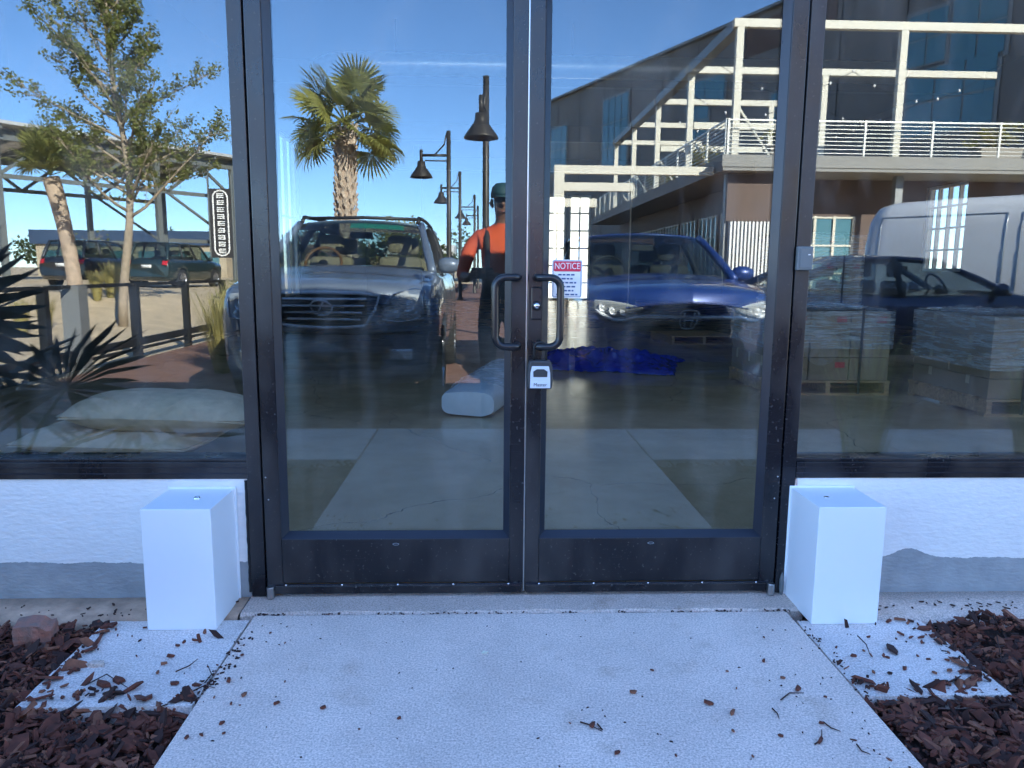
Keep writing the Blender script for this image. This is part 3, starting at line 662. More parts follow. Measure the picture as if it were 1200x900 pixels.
# card reader on the jamb
rd_ = thing('card_reader', 'grey card reader box on the dark door jamb', 'reader', (.941, -.001, 1.167))
MB().box(.914, .968, -.022, -.0015, 1.167, 1.247).build('body', 'reader_grey', rd_, world=True, bevel=.004)
MB().box(.922, .960, -.0245, -.0222, 1.175, 1.240).build('cover', 'reader_grey', rd_, world=True, bevel=.002)
MB().box(.949, .957, -.0255, -.0246, 1.218, 1.221).build('indicator', 'sign_white', rd_, world=True)

# white metal box covers ----------------------------------------------
def box_cover(x0, x1, label, sd):
    t = thing('box_cover', label, 'metal box', ((x0+x1)/2, -.115, -.0055)); d = .232; zb, zt = -.0055, .4013
    MB().box(x0, x1, -d, -.004, zb, zt).build('shell', 'white_box', t, world=True, bevel=.0025, segs=3)
    MB().box(x0-.006, x1+.006, -.0038, .004, zb+.004, zt+.006).build('back_flange', 'white_box', t, world=True, bevel=.001)
    c = at_z(231 if sd < 0 else 969, 584 if sd < 0 else 582.5, zt)
    if sd < 0: MB().lathe([(.011, 0), (.010, .004), (.0075, .006), (.0075, .003), (.0, .003)], (c.x, c.y, zt), 20, cap=False).build('cam_lock', 'chrome', t, world=True, smooth=True)
    else:
        MB().lathe([(.011, 0), (.011, .0012), (.0, .0012)], (c.x, c.y, zt), 20, cap=False).build('cam_lock', 'chrome', t, world=True, smooth=True)
        MB().lathe([(.007, .0014), (.0, .0014)], (c.x, c.y, zt), 16, cap=False).build('lock_hole', 'dark', t, world=True)
box_cover(-1.2315, -1.0111, 'white metal box cover on the pad nearer the loose brick', -1)
box_cover(.9531, 1.1774, 'white metal box cover on the pad below the card reader', 1)
# plaster lump beside the pivot
bm = bmesh.new(); bmesh.ops.create_icosphere(bm, subdivisions=3, radius=1)
for v in bm.verts: v.co = Vector((v.co.x*.008, v.co.y*.008, v.co.z*.045)) * (1+.35*noise.noise(v.co*2.3))
me = bpy.data.meshes.new('filler_lump'); bm.to_mesh(me); bm.free(); me.materials.append(M['reader_grey']); 
o = bpy.data.objects.new('filler_lump', me); COL.objects.link(o); o.parent = shop; o.location = (.938, -.108, .036)

# ------------------------------------------------------------------ what stands inside the shop
random.seed(11)
mat('pallet_wood', (.42, .25, .12), .8, var=.4, scale=6, bump=.3, bscale=30, stretch=(1, 6, 6))
mat('carton', (.26, .185, .115), .8, var=.12, scale=3)
mat('carton_tape', (.42, .33, .22), .4)
mat('carton_red', (.45, .05, .06), .6)
mat('sack', (.78, .60, .42), .8, var=.2, scale=12, bump=.5, bscale=25)
mat('strap_black', (.012, .012, .014), .5)
def film_mat(name, r0, op, col):
    mt = bpy.data.materials.new(name); mt.use_nodes = True; MATS[name] = mt; nt = mt.node_tree; N = nt.nodes; L = nt.links
    b = N['Principled BSDF']; out = N['Material Output']; b.inputs['Base Color'].default_value = (*col, 1); b.inputs['Roughness'].default_value = .12; b.inputs['Specular IOR Level'].default_value = 1.
    tr = N.new('ShaderNodeBsdfTransparent'); mx = N.new('ShaderNodeMixShader'); mx.inputs[0].default_value = op
    st = N.new('ShaderNodeTexNoise'); st.inputs['Scale'].default_value = 3.2; st.inputs['Detail'].default_value = 9; st.inputs['Roughness'].default_value = .68; st.inputs['Distortion'].default_value = .7; sm = N.new('ShaderNodeMapping'); sm.inputs['Scale'].default_value = (1, 1, 11); sm.inputs['Rotation'].default_value = (.25, .2, 0); stc = N.new('ShaderNodeTexCoord'); L.new(stc.outputs['Object'], sm.inputs[0]); L.new(sm.outputs[0], st.inputs[0])
    sr_ = N.new('ShaderNodeMapRange'); sr_.inputs[1].default_value = .42; sr_.inputs[2].default_value = .68; sr_.inputs[3].default_value = op*.4; sr_.inputs[4].default_value = min(1, op*1.7); L.new(st.outputs['Fac'], sr_.inputs[0]); L.new(sr_.outputs[0], mx.inputs[0])  # whiter, denser streaks stand in for highlights on crinkled wrap
    L.new(tr.outputs[0], mx.inputs[1]); L.new(b.outputs[0], mx.inputs[2]); L.new(mx.outputs[0], out.inputs[0])
    tc = N.new('ShaderNodeTexCoord'); mp = N.new('ShaderNodeMapping'); mp.inputs['Scale'].default_value = (1, 1, 7); nz = N.new('ShaderNodeTexNoise'); nz.inputs['Scale'].default_value = 5; nz.inputs['Detail'].default_value = 5; nz.inputs['Distortion'].default_value = 1.2
    bp = N.new('ShaderNodeBump'); bp.inputs['Strength'].default_value = 1; bp.inputs['Distance'].default_value = .03
    L.new(tc.outputs['Object'], mp.inputs[0]); L.new(mp.outputs[0], nz.inputs[0]); L.new(nz.outputs['Fac'], bp.inputs['Height']); L.new(bp.outputs[0], b.inputs['Normal'])
film_mat('film', .1, .40, (.80, .82, .85)); film_mat('poly_wrap', .1, .55, (.80, .82, .84))
def pallet(x0, x1, y0, y1, label, group='wooden pallets', rz=0):
    t = thing('pallet', label, 'pallet', ((x0+x1)/2, (y0+y1)/2, .003), rz, group); w, l = x1-x0, y1-y0
    n = 7; bw = .10
    for i in range(n):
        y = -l/2+bw/2+(l-bw)*i/(n-1); MB().box(-w/2, w/2, y-bw/2, y+bw/2, .122, .144).build('deck_board', 'pallet_wood', t, bevel=.002)
    for x in (-w/2+.03, 0, w/2-.03): MB().box(x-.022, x+.022, -l/2, l/2, .0215, .1215).build('stringer', 'pallet_wood', t)
    for y in (-l/2+.06, 0, l/2-.06): MB().box(-w/2, w/2, y-.05, y+.05, 0, .021).build('base_board', 'pallet_wood', t)
    return t
def load(x0, x1, y0, y1, nx_, ny_, nz_, bh, tagtxt, wrap_label, wrap_h):
    cw, cl = (x1-x0)/nx_, (y1-y0)/ny_
    for k in range(nz_):
        for i in range(nx_):
            for j in range(ny_):
                if k < nz_-1 and 0 < i < nx_-1 and 0 < j < ny_-1: continue
                a, b, c_, d = x0+cw*i+.004, x0+cw*(i+1)-.004, y0+cl*j+.004, y0+cl*(j+1)-.004; z0 = .148+bh*k
                dx, dy = random.uniform(-.006, .006), random.uniform(-.006, .006)
                t = thing('carton', 'brown carton in the wrapped load ' + tagtxt, 'carton', ((a+b)/2+dx, (c_+d)/2+dy, z0), 0, 'cartons ' + tagtxt)
                w, l = (b-a)/2, (d-c_)/2
                MB().box(-w, w, -l, l, .001, bh-.003).build('box', 'carton', t, bevel=.004)
                MB().box(-w-.001, w+.001, -.025, .025, bh*.55, bh-.0015).build('tape', 'carton_tape', t)
                if random.random() < .5: MB().box(w*.3, w*.8, -l-.0015, -l-.0002, bh*.55, bh*.8).build('print_mark', 'carton_red' if random.random() < .5 else 'carton_tape', t)
    wr = MB(); z0, z1 = .15, .148+bh*nz_+.012
    def ring(u, v):
        per = [(x0-.02, y0-.02), (x1+.02, y0-.02), (x1+.02, y1+.02), (x0-.02, y1+.02), (x0-.02, y0-.02)]
        s_ = u*4; i = min(3, int(s_)); f_ = s_-i; x = per[i][0]+(per[i+1][0]-per[i][0])*f_; y = per[i][1]+(per[i+1][1]-per[i][1])*f_
        z = z1+(wrap_h[0]-z1)*(1-v) if True else z0
        e = .012*noise.noise(Vector((u*30, v*6, x0)))
        return (x+e, y+e, z)
    wr.grid(ring, 64, 14)
    wr.grid(lambda u, v: (x0-.02+(x1-x0+.04)*u, y0-.02+(y1-y0+.04)*v, z1+.008+.07*abs(noise.noise(Vector((u*7+v*3, v*5, x0))))*min(1, 6*min(u, 1-u, v, 1-v))+.02*abs(noise.noise(Vector((u*22, v*18, x0))))), 60, 60)
    o = wr.build('stretch_wrap', 'film', smooth=True); tag(o, wrap_label, 'wrap', 'stretch wraps around carton loads')
    st = MB()
    for x in (x0+(x1-x0)*.22, x0+(x1-x0)*.75): st.box(x-.012, x+.012, y0-.028, y0-.0245, .02, z1+.03)
    o = st.build('load_strap', 'strap_black'); tag(o, 'black strap over the carton load ' + tagtxt, 'strap')
pallet(2.52, 3.72, 4.4, 5.5, 'wooden pallet under the carton load next to the doors')
load(2.54, 3.70, 4.42, 5.48, 3, 3, 3, .215, 'next to the doors', 'clear stretch wrap round the carton load next to the doors', (.45,))
pallet(3.95, 5.25, 3.35, 4.5, 'wooden pallet under the carton load close behind the window')
load(3.97, 5.23, 3.37, 4.48, 3, 2, 4, .165, 'close behind the window', 'clear stretch wrap bunched on the carton load behind the window', (.38,))
pallet(3.9, 5.0, 7.6, 8.6, 'wooden pallet under the tall carton load deeper inside')
load(3.92, 4.98, 7.62, 8.58, 3, 2, 5, .30, 'stacked tall deeper inside', 'clear stretch wrap round the tall carton load deeper inside', (.3,))
pallet(2.75, 3.85, 9.3, 10.3, 'empty light wooden pallet flat on the floor deeper inside', rz=.12)
# blue tarp crumpled on the floor
mat('tarp', (.008, .02, .30), .15, spec=.8)
tp = MB()
def tarp(u, v):
    a = u*2-1; b = v*2-1
    x = 1.35 + .85*a + .45*b*.5 + .15*noise.noise(Vector((a*2, b*2, 1))); y = 6.75 + .8*b - .30*a + .15*noise.noise(Vector((a*2, b*2, 7)))
    rim_ = max(0, 1-max(abs(a), abs(b))**3)
    z = .012 + rim_*(.06+.20*abs(noise.noise(Vector((a*2.6, b*2.6, 2)))) + .07*abs(noise.noise(Vector((a*6, b*6, 3))))) + .035*abs(noise.noise(Vector((a*11, b*11, 5))))+.012*abs(noise.noise(Vector((a*30, b*30, 6))))
    return (x, y, z)
tp.grid(tarp, 110, 110); tag(tp.build('tarp', 'tarp', smooth=True, solid=.003), 'shiny blue tarp crumpled on the shop floor', 'tarp')
# wrapped long bundle
def bundle():
    a = at_z(548, 489, .003); b = Vector((.20, 5.5, .003)); t = thing('wrapped_bundle', 'long pale bundle wrapped in clear plastic on the floor', 'bundle', a)
    d = (b-a); L_ = d.length; d.normalize(); sd = Vector((d.y, -d.x, 0)); mb = MB(); n = 22
    def sec(u, v):
        ang = u*2*math.pi; ca, sa = math.cos(ang), math.sin(ang); ee = .55
        k = 1 - .10*abs(2*v-1)**6
        px = math.copysign(abs(ca)**ee, ca)*.235*k; pz = math.copysign(abs(sa)**ee, sa)*.105*k + .108
        w = .010*noise.noise(Vector((u*8, v*9, 2))) + .006*noise.noise(Vector((u*22, v*26, 2)))
        p = d*(L_*v) + sd*(px*(1+w*3)) + Vector((0, 0, max(.002, pz+w)))
        return p
    mb.grid(sec, 40, 44); m0 = len(mb.v)
    mb.add([sec(i/40, 0) for i in range(40)] + [d*-.012+Vector((0, 0, .105))], [(i, 40, (i+1) % 40) for i in range(40)])
    mb.add([sec(i/40, 1) for i in range(40)] + [d*(L_+.01)+Vector((0, 0, .105))], [((i+1) % 40, 40, i) for i in range(40)])
    mat('bundle_core', (.62, .68, .74), .5, var=.12, scale=6)
    mb.build('core', 'bundle_core', t, smooth=True)
    sl_ = MB()
    def slv(u, v):
        p = sec(u, .16+.84*v); c = d*(L_*(.16+.84*v))+Vector((0, 0, .105)); q = c+(p-c)*1.05 + Vector((0, 0, .004))
        w = .03*abs(noise.noise(Vector((u*14, v*34, 8))))+.02*abs(noise.noise(Vector((u*30+v*20, v*70, 3)))); return q + (p-c)*w*3.5
    sl_.grid(slv, 90, 130); sl_.build('plastic_sleeve', 'poly_wrap', t, smooth=True)
bundle()
# sacks behind the window
def sack(c, L_, W_, T_, rz, label, tilt=0, sag=.5):
    bm = bmesh.new(); bmesh.ops.create_grid(bm, x_segments=40, y_segments=28, size=1); top = list(bm.verts)
    mb = MB()
    def surf(sgn):
        def fn(u, v):
            a, b = u*2-1, v*2-1; pinch = 1-.10*b*b; x = a*L_/2*(1-.05*b*b); y = b*W_/2*(1-.06*a*a)
            prof = max(0, (1-abs(a)**4.0))**.6*max(0, (1-abs(b)**3.0))**.7
            w = .05*noise.noise(Vector((a*3+rz, b*3, 1)))+.025*noise.noise(Vector((a*9+rz, b*9, 1)))
            z = sgn*T_/2*prof*(1+(w*2 if sgn > 0 else 0)) + (-.08*a*a if sgn > 0 else 0)*T_ + tilt*a*L_/2
            return (x, y, z+T_/2)
        return fn
    mb.grid(surf(1), 40, 28); mb.grid(surf(-1), 40, 28)
    o = mb.build('sack', 'sack', smooth=True, fix=True); o.location = c; o.rotation_euler = (0, 0, rz); tag(o, label, 'sack', 'stuffed sacks behind the window')
    bm.free(); return o
sack((-2.12, 2.15, .155), 1.12, .62, .24, .04, 'plump beige sack lying on top of the other sack', tilt=-.03)
sack((-2.42, 2.2, .004), 1.15, .7, .20, -.1, 'flat beige sack squashed under the other sack')

# ------------------------------------------------------------------ vehicles
mat('tyre', (.014, .014, .015), .85); mat('rim', (.45, .45, .47), .3, .9); mat('plastic_black', (.015, .015, .017), .5); mat('seat_dark', (.05, .048, .045), .8)
mat('seat_tan', (.40, .30, .20), .7); mat('wood_wheel', (.30, .13, .05), .35); mat('lens_red', (.45, .01, .015), .2, coat=.5); mat('bulb', (.85, .86, .88), .2, .4); mat('lamp_silver', (.36, .38, .40), .25, .0, coat=1.); mat('gleam_white', (.92, .92, .92), .30, .0, coat=1.); mat('visor_green', (.05, .35, .25), .4)  # near-white trim colour stands in for chrome reflecting the sky
glass_mat('lamp_lens', .10, (.72, .76, .8))
def paint(name, col, metal=.35): mat(name, col, .34, metal, coat=1.); return name
def lerp(a, b, t): return a+(b-a)*t
def curve(pts):
    def f(y):
        if y <= pts[0][0]: return pts[0][1]
        for (a, b), (c, d) in zip(pts, pts[1:]):
            if y <= c: t = (y-a)/(c-a); t = t*t*(3-2*t)*.5+t*.5; return lerp(b, d, t)
        return pts[-1][1]
    return f
class Car: pass
def make_car(name, label, cat, sp_, loc, rz, group=None):
    t = thing(name, label, cat, loc, rz, group); C = Car(); C.root = t
    L_, W_ = sp_['L'], sp_['W']/2; top, bot, wid = curve(sp_['top']), curve(sp_['bot']), curve(sp_['wid']); bow = sp_.get('bow', .22)
    wy, rw = sp_['wheels'], sp_['rw']; arch = rw+.055
    ysn = sorted(set([0, .01, .03, .06, .1, .15, .22, .3, .4] + [round(.4+(L_-.8)*i/34, 3) for i in range(35)] + [L_-.3, L_-.2, L_-.12, L_-.07, L_-.03, L_] + [w+d for w in wy for d in (-arch, -arch*.95, -arch*.8, -arch*.5, 0, arch*.5, arch*.8, arch*.95, arch)]))
    mb = MB(); NP = None
    for y in ysn:
        zt, zb, w = top(y), bot(y), wid(y)*W_; h = zt-zb; cr = sp_.get('crown', .05)*min(1, h/.5)
        az = 0
        for q in wy:
            if abs(y-q) < arch: az = max(az, rw+math.sqrt(arch**2-(y-q)**2))
        pr = [(0, zb), (.72, zb), (.91, zb+.03*h), (.965, zb+.16*h), (.99, zb+.38*h), (1, zb+.60*h), (.985, zb+.80*h), (.95, zb+.93*h), (.88, zb+.985*h), (.70, zt+.25*cr), (.4, zt+.75*cr), (0, zt+cr)]
        pts = []
        for i, (a, z) in enumerate(pr):
            if az and i <= 4: z = max(z, az+.004*i)
            if az and i == 5: z = max(z, az+.05)
            fb = bow*max(0, 1-y/1.3)**1.5; rb = .5*bow*max(0, 1-(L_-y)/1.2)**1.5
            yy = y + fb*(abs(a)**2.4) - rb*abs(a)**2.4
            pts.append((a*w, yy, z))
        ring = [(-x, yy, z) for x, yy, z in reversed(pts[1:])] + pts; NP = len(ring)
        mb.v += [Vector(p) for p in ring]
    for i in range(len(ysn)-1):
        for j in range(NP-1): a = i*NP+j; mb.f.append((a, a+NP, a+NP+1, a+1))
        a = i*NP
    mb.f.append(tuple(range(NP))); mb.f.append(tuple((len(ysn)-1)*NP+j for j in reversed(range(NP))))
    C.bvh = BVHTree.FromPolygons([tuple(v) for v in mb.v], mb.f)
    body = mb.build('body', sp_['paint'], t, smooth=True, fix=True); C.body = body
    for p in body.data.polygons:
        if len(p.vertices) > 4: p.use_smooth = False
    # greenhouse -------------------------------------------------------
    g = sp_.get('gh')
    if g:
        f0, f1, r1, r0, wb, wr, zr = g['f0'], g['f1'], g['r1'], g['r0'], g['wb'], g['wr'], g['zr']; zf, zrr = top(f0)+.02, top(r0)+.02; bw = g.get('bow', .16)
        def shield(u, v, sx=.94, v0=0, v1=1, off=0):
            a = u*2-1; v = lerp(v0, v1, v); x = a*lerp(wb, wr, v)*sx; return Vector((x, lerp(f0, f1, v)+bw*(abs(a*sx)**2.2)*(1-.35*v)-.05*math.sin(math.pi*v)-off, lerp(zf-.03, zr, v)+.035*v*(1-a*a)))
        def roof(u, v):
            a = u*2-1; yf = f1+bw*.65*abs(a)**2.2; yr = r1-.08*abs(a)**2.2; y = lerp(yf, yr, v)
            return Vector((a*wr, y, zr+.035*(1-a*a)+g.get('arch', .03)*math.sin(math.pi*min(1, v*.9+.05)) - (.03 if abs(a) > .99 else 0)))
        def rear(u, v):
            a = u*2-1; x = a*lerp(wb*.95, wr, v)*.94; return Vector((x, lerp(r0, r1, v)-.1*abs(a)**2.2+.03*math.sin(math.pi*v), lerp(zrr-.03, zr, v)+.035*v*(1-a*a)))
        MB().grid(roof, 16, 12).build('roof', sp_['paint'], t, smooth=True, solid=.03)
        MB().grid(lambda u, v: shield(u, v), 16, 8).build('windshield', 'car_glass', t, smooth=True)
        MB().grid(lambda u, v: rear(u, v), 12, 6).build('rear_window', 'car_glass', t, smooth=True)
        for s in (-1, 1):
            u = 0 if s < 0 else 1
            MB().tube([shield(u, k/8, 1.0) for k in range(9)], [.045]*5+[.038]*4, 8).build('pillar', sp_['paint'], t, smooth=True)
            MB().tube([rear(u, k/6) + Vector((s*.02, 0, 0)) for k in range(7)], [.06]*7, 8).build('pillar', sp_['paint'], t, smooth=True)
            MB().tube([roof(u, k/10)+Vector((0, 0, .0)) for k in range(11)], .034, 8).build('roof_edge', sp_['paint'], t, smooth=True)
            pa, pb, pc, pd = shield(u, 0, 1.), shield(u, 1, 1.), rear(u, 1), rear(u, 0)
            def side(q, v, off=0):
                lo = pa.lerp(pd, q); hi = pb.lerp(pc, q); lo.x = s*(wid(lo.y)*W_*.925 if 0 else wb); lo.z = top(max(f0, min(r0, lo.y)))-.02; hi.x = s*wr; hi.z = zr+g.get('arch', .03)*math.sin(math.pi*min(1, q*.9+.05))-.02
                p = lo.lerp(hi, v); p.x += s*(.03*math.sin(math.pi*v)+off); return p
            win = MB().grid(lambda q, v: side(q, v), 16, 5).build('side_window', 'car_glass', t, smooth=True)
            for q in g.get('posts', (.45,)):
                MB().tube([side(q+.01*k/4, k/4, .004) for k in range(5)], .04, 6).build('door_pillar', 'plastic_black', t, smooth=True)
            MB().tube([side(k/10, 0, .012) for k in range(11)], .014, 6).build('window_trim', g.get('trim', 'plastic_black'), t, smooth=True)
            # mirror
            my = f0+.38; mx_ = wb+.02; mz = top(f0)+.06
            mm = MB().lathe([(.001, -.095), (.05, -.085), (.078, -.03), (.082, .03), (.06, .085), (.001, .1)], (0, 0, 0), 14, Matrix.Rotation(R(90), 3, 'Y'), cap=False)
            for v in mm.v: v.x, v.y, v.z = v.x*1.15+s*(mx_+.13), v.y*.75+my, v.z*.95+mz
            mo = mm.build('wing_mirror', sp_['paint'], t, smooth=True); MB().beam((s*mx_*.97, my+.01, mz-.05), (s*(mx_+.06), my, mz-.03), .06, .04).build('mirror_arm', 'plastic_black', mo)
        if g.get('interior', 1):
            sm = g.get('seat', 'seat_dark')
            MB().box(-wb+.12, wb-.12, f0+.35, r0-.2, .35, zf-.22).build('cabin_floor', 'seat_dark', t)
            MB().grid(lambda u, v: (-wb+.12+(2*wb-.24)*u, f0+.18+.55*v, zf-.03+.05*math.sin(math.pi*v)-(.12 if v > .95 else 0)), 6, 6).build('dashboard', 'plastic_black', t, smooth=True, solid=.02)
            for row, n_ in ((f1+.35, 2), (min(f1+1.25, r1-.3), 2)):
                for s in (-1, 1):
                    st = MB().box(s*.37-.23, s*.37+.23, row, row+.14, zf-.5, zf+.13).build('seat', sm, t, bevel=.05)
                    MB().box(s*.37-.13, s*.37+.13, row+.03, row+.12, zf+.17, zf+.36).build('headrest', sm, st, bevel=.04)
            wc = Vector((.37, f0+.82, zf+.05)); rot = Matrix.Rotation(R(62), 3, 'X')
            ring = [wc + rot @ Vector((.185*math.cos(a), .185*math.sin(a), 0)) for a in [i*2*math.pi/24 for i in range(25)]]
            sw = MB().tube(ring, .016, 7).build('steering_wheel', g.get('wheel', 'plastic_black'), t, smooth=True)
            MB().tube([wc, wc+Vector((0, -.3, -.16))], .05, 8).build('steering_column', 'plastic_black', sw)
            MB().obox((0, f1+.12, zr-.11), (.24, .03, .07), Matrix.Identity(3)).build('mirror', 'plastic_black', t, bevel=.01)
        C.shield = shield; C.zf = zf
    # wheels -----------------------------------------------------------
    for q in wy:
        for s in (-1, 1):
            xw = s*(W_*wid(q)-.115); rot = Matrix.Rotation(R(90)*s, 3, 'Y')
            wh = bpy.data.objects.new('wheel', None); COL.objects.link(wh); wh.parent = t; wh.location = (xw, q, rw)
            MB().lathe([(rw*.66, -.10), (rw*.93, -.108), (rw, -.07), (rw, .07), (rw*.93, .108), (rw*.66, .10)], (0,0,0), 28, rot, cap=False).build('tyre', 'tyre', wh, smooth=True)
            rm = MB().lathe([(rw*.66, .10), (rw*.62, .07), (rw*.60, .02), (rw*.2, .03), (rw*.16, .07), (.0, .075)], (0,0,0), 28, rot, cap=False)
            for k in range(7):
                a = k*2*math.pi/7; rm.beam(rot @ Vector((rw*.13*math.cos(a), rw*.13*math.sin(a), .065)), rot @ Vector((rw*.64*math.cos(a), rw*.64*math.sin(a), .085)), .05, .03, up=rot @ Vector((0, 0, 1)))
            rm.build('rim', 'rim', wh)
    C.t = t
    def proj(x, z, off=.006, rear=False):        # a point on the front (or rear) of the body
        o_ = Vector((x, -1 if not rear else L_+1, z)); d = Vector((0, 1 if not rear else -1, 0)); h = C.bvh.ray_cast(o_, d)
        if h[0] is None: return Vector((x, .35 if not rear else L_-.3, z))
        return h[0] - d*off
    def patch(nm, lo, hi, material, parent=None, nu=14, nv=5, off=.006, rear=False, solid=.012):
        cl, ch = curve(lo), curve(hi); x0, x1 = lo[0][0], lo[-1][0]
        ob = MB().grid(lambda u, v: proj(lerp(x0, x1, u), lerp(cl(lerp(x0, x1, u)), ch(lerp(x0, x1, u)), v), off, rear), nu, nv).build(nm, material, parent or t, smooth=True, solid=solid, fix=True)
        return ob
    def side_pt(s, y, z, off=.004):
        h = C.bvh.ray_cast(Vector((s*3, y, z)), Vector((-s, 0, 0)))
        return (h[0] if h[0] else Vector((s*W_, y, z))) + Vector((s*off, 0, 0))
    def seam(pts, nm='door_seam', material='plastic_black', r=.006, off=.001, sides=(-1, 1), parent=None):
        for s in sides:
            pp = []
            for (a, b), (c, d) in zip(pts, pts[1:]):
                for k in range(6): pp.append(side_pt(s, lerp(a, c, k/6), lerp(b, d, k/6), off))
            pp.append(side_pt(s, *pts[-1], off)); MB().tube(pp, r, 5).build(nm, material, parent or t, smooth=True)
    C.proj, C.patch, C.seam, C.side_pt = proj, patch, seam, side_pt
    return C

# slate blue luxury SUV ------------------------------------------------
paint('slate_blue', (.14, .175, .235), .2)
lx = make_car('parked_car', 'slate blue SUV with oval emblem grille parked facing the shop', 'car', dict(L=4.73, W=1.86, paint='slate_blue', rw=.36, wheels=(.95, 3.68), bow=.24, crown=.05,
    top=[(0, .90), (.02, .97), (.06, 1.03), (.2, 1.075), (.6, 1.12), (1.2, 1.19), (2.4, 1.16), (4.2, 1.18), (4.6, 1.12), (4.73, .95)],
    bot=[(0, .40), (.02, .34), (.08, .27), (.25, .24), (4.4, .26), (4.65, .36), (4.73, .45)],
    wid=[(0, .80), (.03, .88), (.1, .94), (.3, .98), (1, 1), (3.8, 1), (4.5, .95), (4.73, .86)],
    gh=dict(f0=1.12, f1=1.98, r1=4.0, r0=4.52, wb=.80, wr=.63, zr=1.66, posts=(.36, .66), seat='seat_tan', wheel='wood_wheel', trim='chrome')), (-1.44, -3.40, -.045), math.pi, 'cars parked facing the shop')
gr = lx.patch('grille', [(-.36, .76), (0, .74), (.36, .76)], [(-.36, 1.0), (0, 1.0), (.36, 1.0)], 'plastic_black')
for k in range(4):
    z = .79+.055*k; w = .36-.02*(3-k); MB().tube([lx.proj(-w+2*w*i/16, z+.01, .018) for i in range(17)], .010, 8).build('grille_bar', 'gleam_white', gr, smooth=True)
rim_ = [lx.proj(x, z, .02) for x, z in [(-.34, .75), (-.2, .735), (0, .73), (.2, .735), (.34, .75), (.42, .88), (.45, .99), (.3, 1.012), (0, 1.018), (-.3, 1.012), (-.45, .99), (-.42, .88), (-.34, .75)]]
MB().tube(rim_, .014, 6).build('grille_frame', 'gleam_white', gr, smooth=True)
em = [lx.proj(.085*math.cos(a), .895+.062*math.sin(a), .045) for a in [i*math.pi/12 for i in range(25)]]
e_ = MB().tube(em, .008, 6).tube([lx.proj(x, z, .045) for x, z in ((-.030, .945), (.034, .856), (-.055, .856))], .008, 6).build('emblem', 'gleam_white', gr, smooth=True)
for s in (-1, 1):
    def ms(p): return sorted([(s*a, b) for a, b in p])
    hl = lx.patch('headlight', ms([(.47, .80), (.6, .775), (.80, .80)]), ms([(.47, .90), (.56, 1.0), (.72, 1.045), (.80, 1.03)]), 'lamp_silver', off=.004)
    for (x, z, r_) in ((.57, .85, .045), (.67, .92, .062), (.73, .84, .04)):
        p = lx.proj(s*x, z, .010); MB().lathe([(r_, .0), (r_*.8, -.012), (r_*.5, -.004), (0, .004)], p, 16, Matrix.Rotation(R(90), 3, 'X'), cap=False).build('lamp', 'bulb', hl, smooth=True)
    MB().tube([lx.proj(s*x, z, .010) for x, z in ((.47, .80), (.6, .775), (.80, .80), (.81, .93), (.80, 1.03), (.72, 1.045), (.56, 1.0), (.47, .90), (.47, .80))], .008, 5).build('bezel', 'chrome', hl, smooth=True)
    lx.patch('fog_light', ms([(.52, .46), (.70, .46)]), ms([(.52, .55), (.70, .55)]), 'bulb', off=.004)
    ra = MB(); pts = [(s*.60, 2.15+.19*k, 1.735+.02*math.sin(math.pi*k/10)) for k in range(11)]; ra.tube([(s*.60, 2.06, 1.68)]+pts+[(s*.60, 4.12, 1.68)], .02, 7).build('roof_rail', 'plastic_black', lx.t, smooth=True)
MB().tube([(-.6, 2.35, 1.735), (0, 2.35, 1.75), (.6, 2.35, 1.735)], .018, 7).build('cross_bar', 'plastic_black', lx.t, smooth=True)
lx.patch('bumper_slot', [(-.45, .40), (.45, .40)], [(-.45, .52), (.45, .52)], 'plastic_black')
lx.patch('bumper_line', [(-.74, .685), (0, .67), (.74, .685)], [(-.74, .70), (0, .69), (.74, .70)], 'plastic_black', nu=20, nv=1, off=.003)
MB().grid(lambda u, v: lx.shield(.12+.44*u, .84+.10*v, .94, off=-.02), 8, 2).build('sun_strip', 'visor_green', lx.t)
for s in (-1, 1):
    p0 = Vector((s*.1-.05, 1.10, lx.zf+.0)); MB().tube([p0, lx.shield(.30 if s < 0 else .70, .12, off=.02), lx.shield(.12 if s < 0 else .5, .10, off=.02)], .008, 5).build('wiper', 'plastic_black', lx.t)
lx.seam([(1.35, .35), (1.33, .8), (1.38, 1.12)]); lx.seam([(2.45, .35), (2.45, 1.12)]); lx.seam([(3.4, .75), (3.45, 1.12)])

# blue compact car with winged chrome bar --------------------------------
paint('royal_blue', (.014, .042, .19), .2)
hd = make_car('parked_car', 'bright blue car with winged chrome grille bar parked facing the shop', 'car', dict(L=4.55, W=1.80, paint='royal_blue', rw=.33, wheels=(.92, 3.6), bow=.30, crown=.06,
    top=[(0, .88), (.02, .95), (.05, 1.0), (.2, 1.04), (.6, 1.08), (1.15, 1.13), (2.4, 1.07), (3.9, 1.09), (4.4, 1.0), (4.55, .85)],
    bot=[(0, .36), (.02, .28), (.08, .22), (.25, .20), (4.3, .22), (4.5, .32), (4.55, .40)],
    wid=[(0, .78), (.03, .86), (.1, .93), (.3, .98), (1, 1), (3.7, 1), (4.3, .94), (4.55, .84)],
    gh=dict(f0=1.08, f1=1.86, r1=3.8, r0=4.3, wb=.79, wr=.62, zr=1.56, posts=(.40, .74), bow=.2)), (1.60, -3.62, -.045), math.pi-.02, 'cars parked facing the shop')
gr = hd.patch('grille', [(-.46, .70), (0, .66), (.46, .70)], [(-.46, .80), (0, .775), (.46, .80)], 'plastic_black')
for sb_ in (-1, 1): MB().tube([hd.proj(sb_*x, z, .018) for x, z in ((.09, .815), (.2, .822), (.32, .822), (.45, .815), (.54, .785), (.62, .785), (.70, .82), (.77, .87))], .016, 8).build('chrome_wing', 'gleam_white', gr, smooth=True)
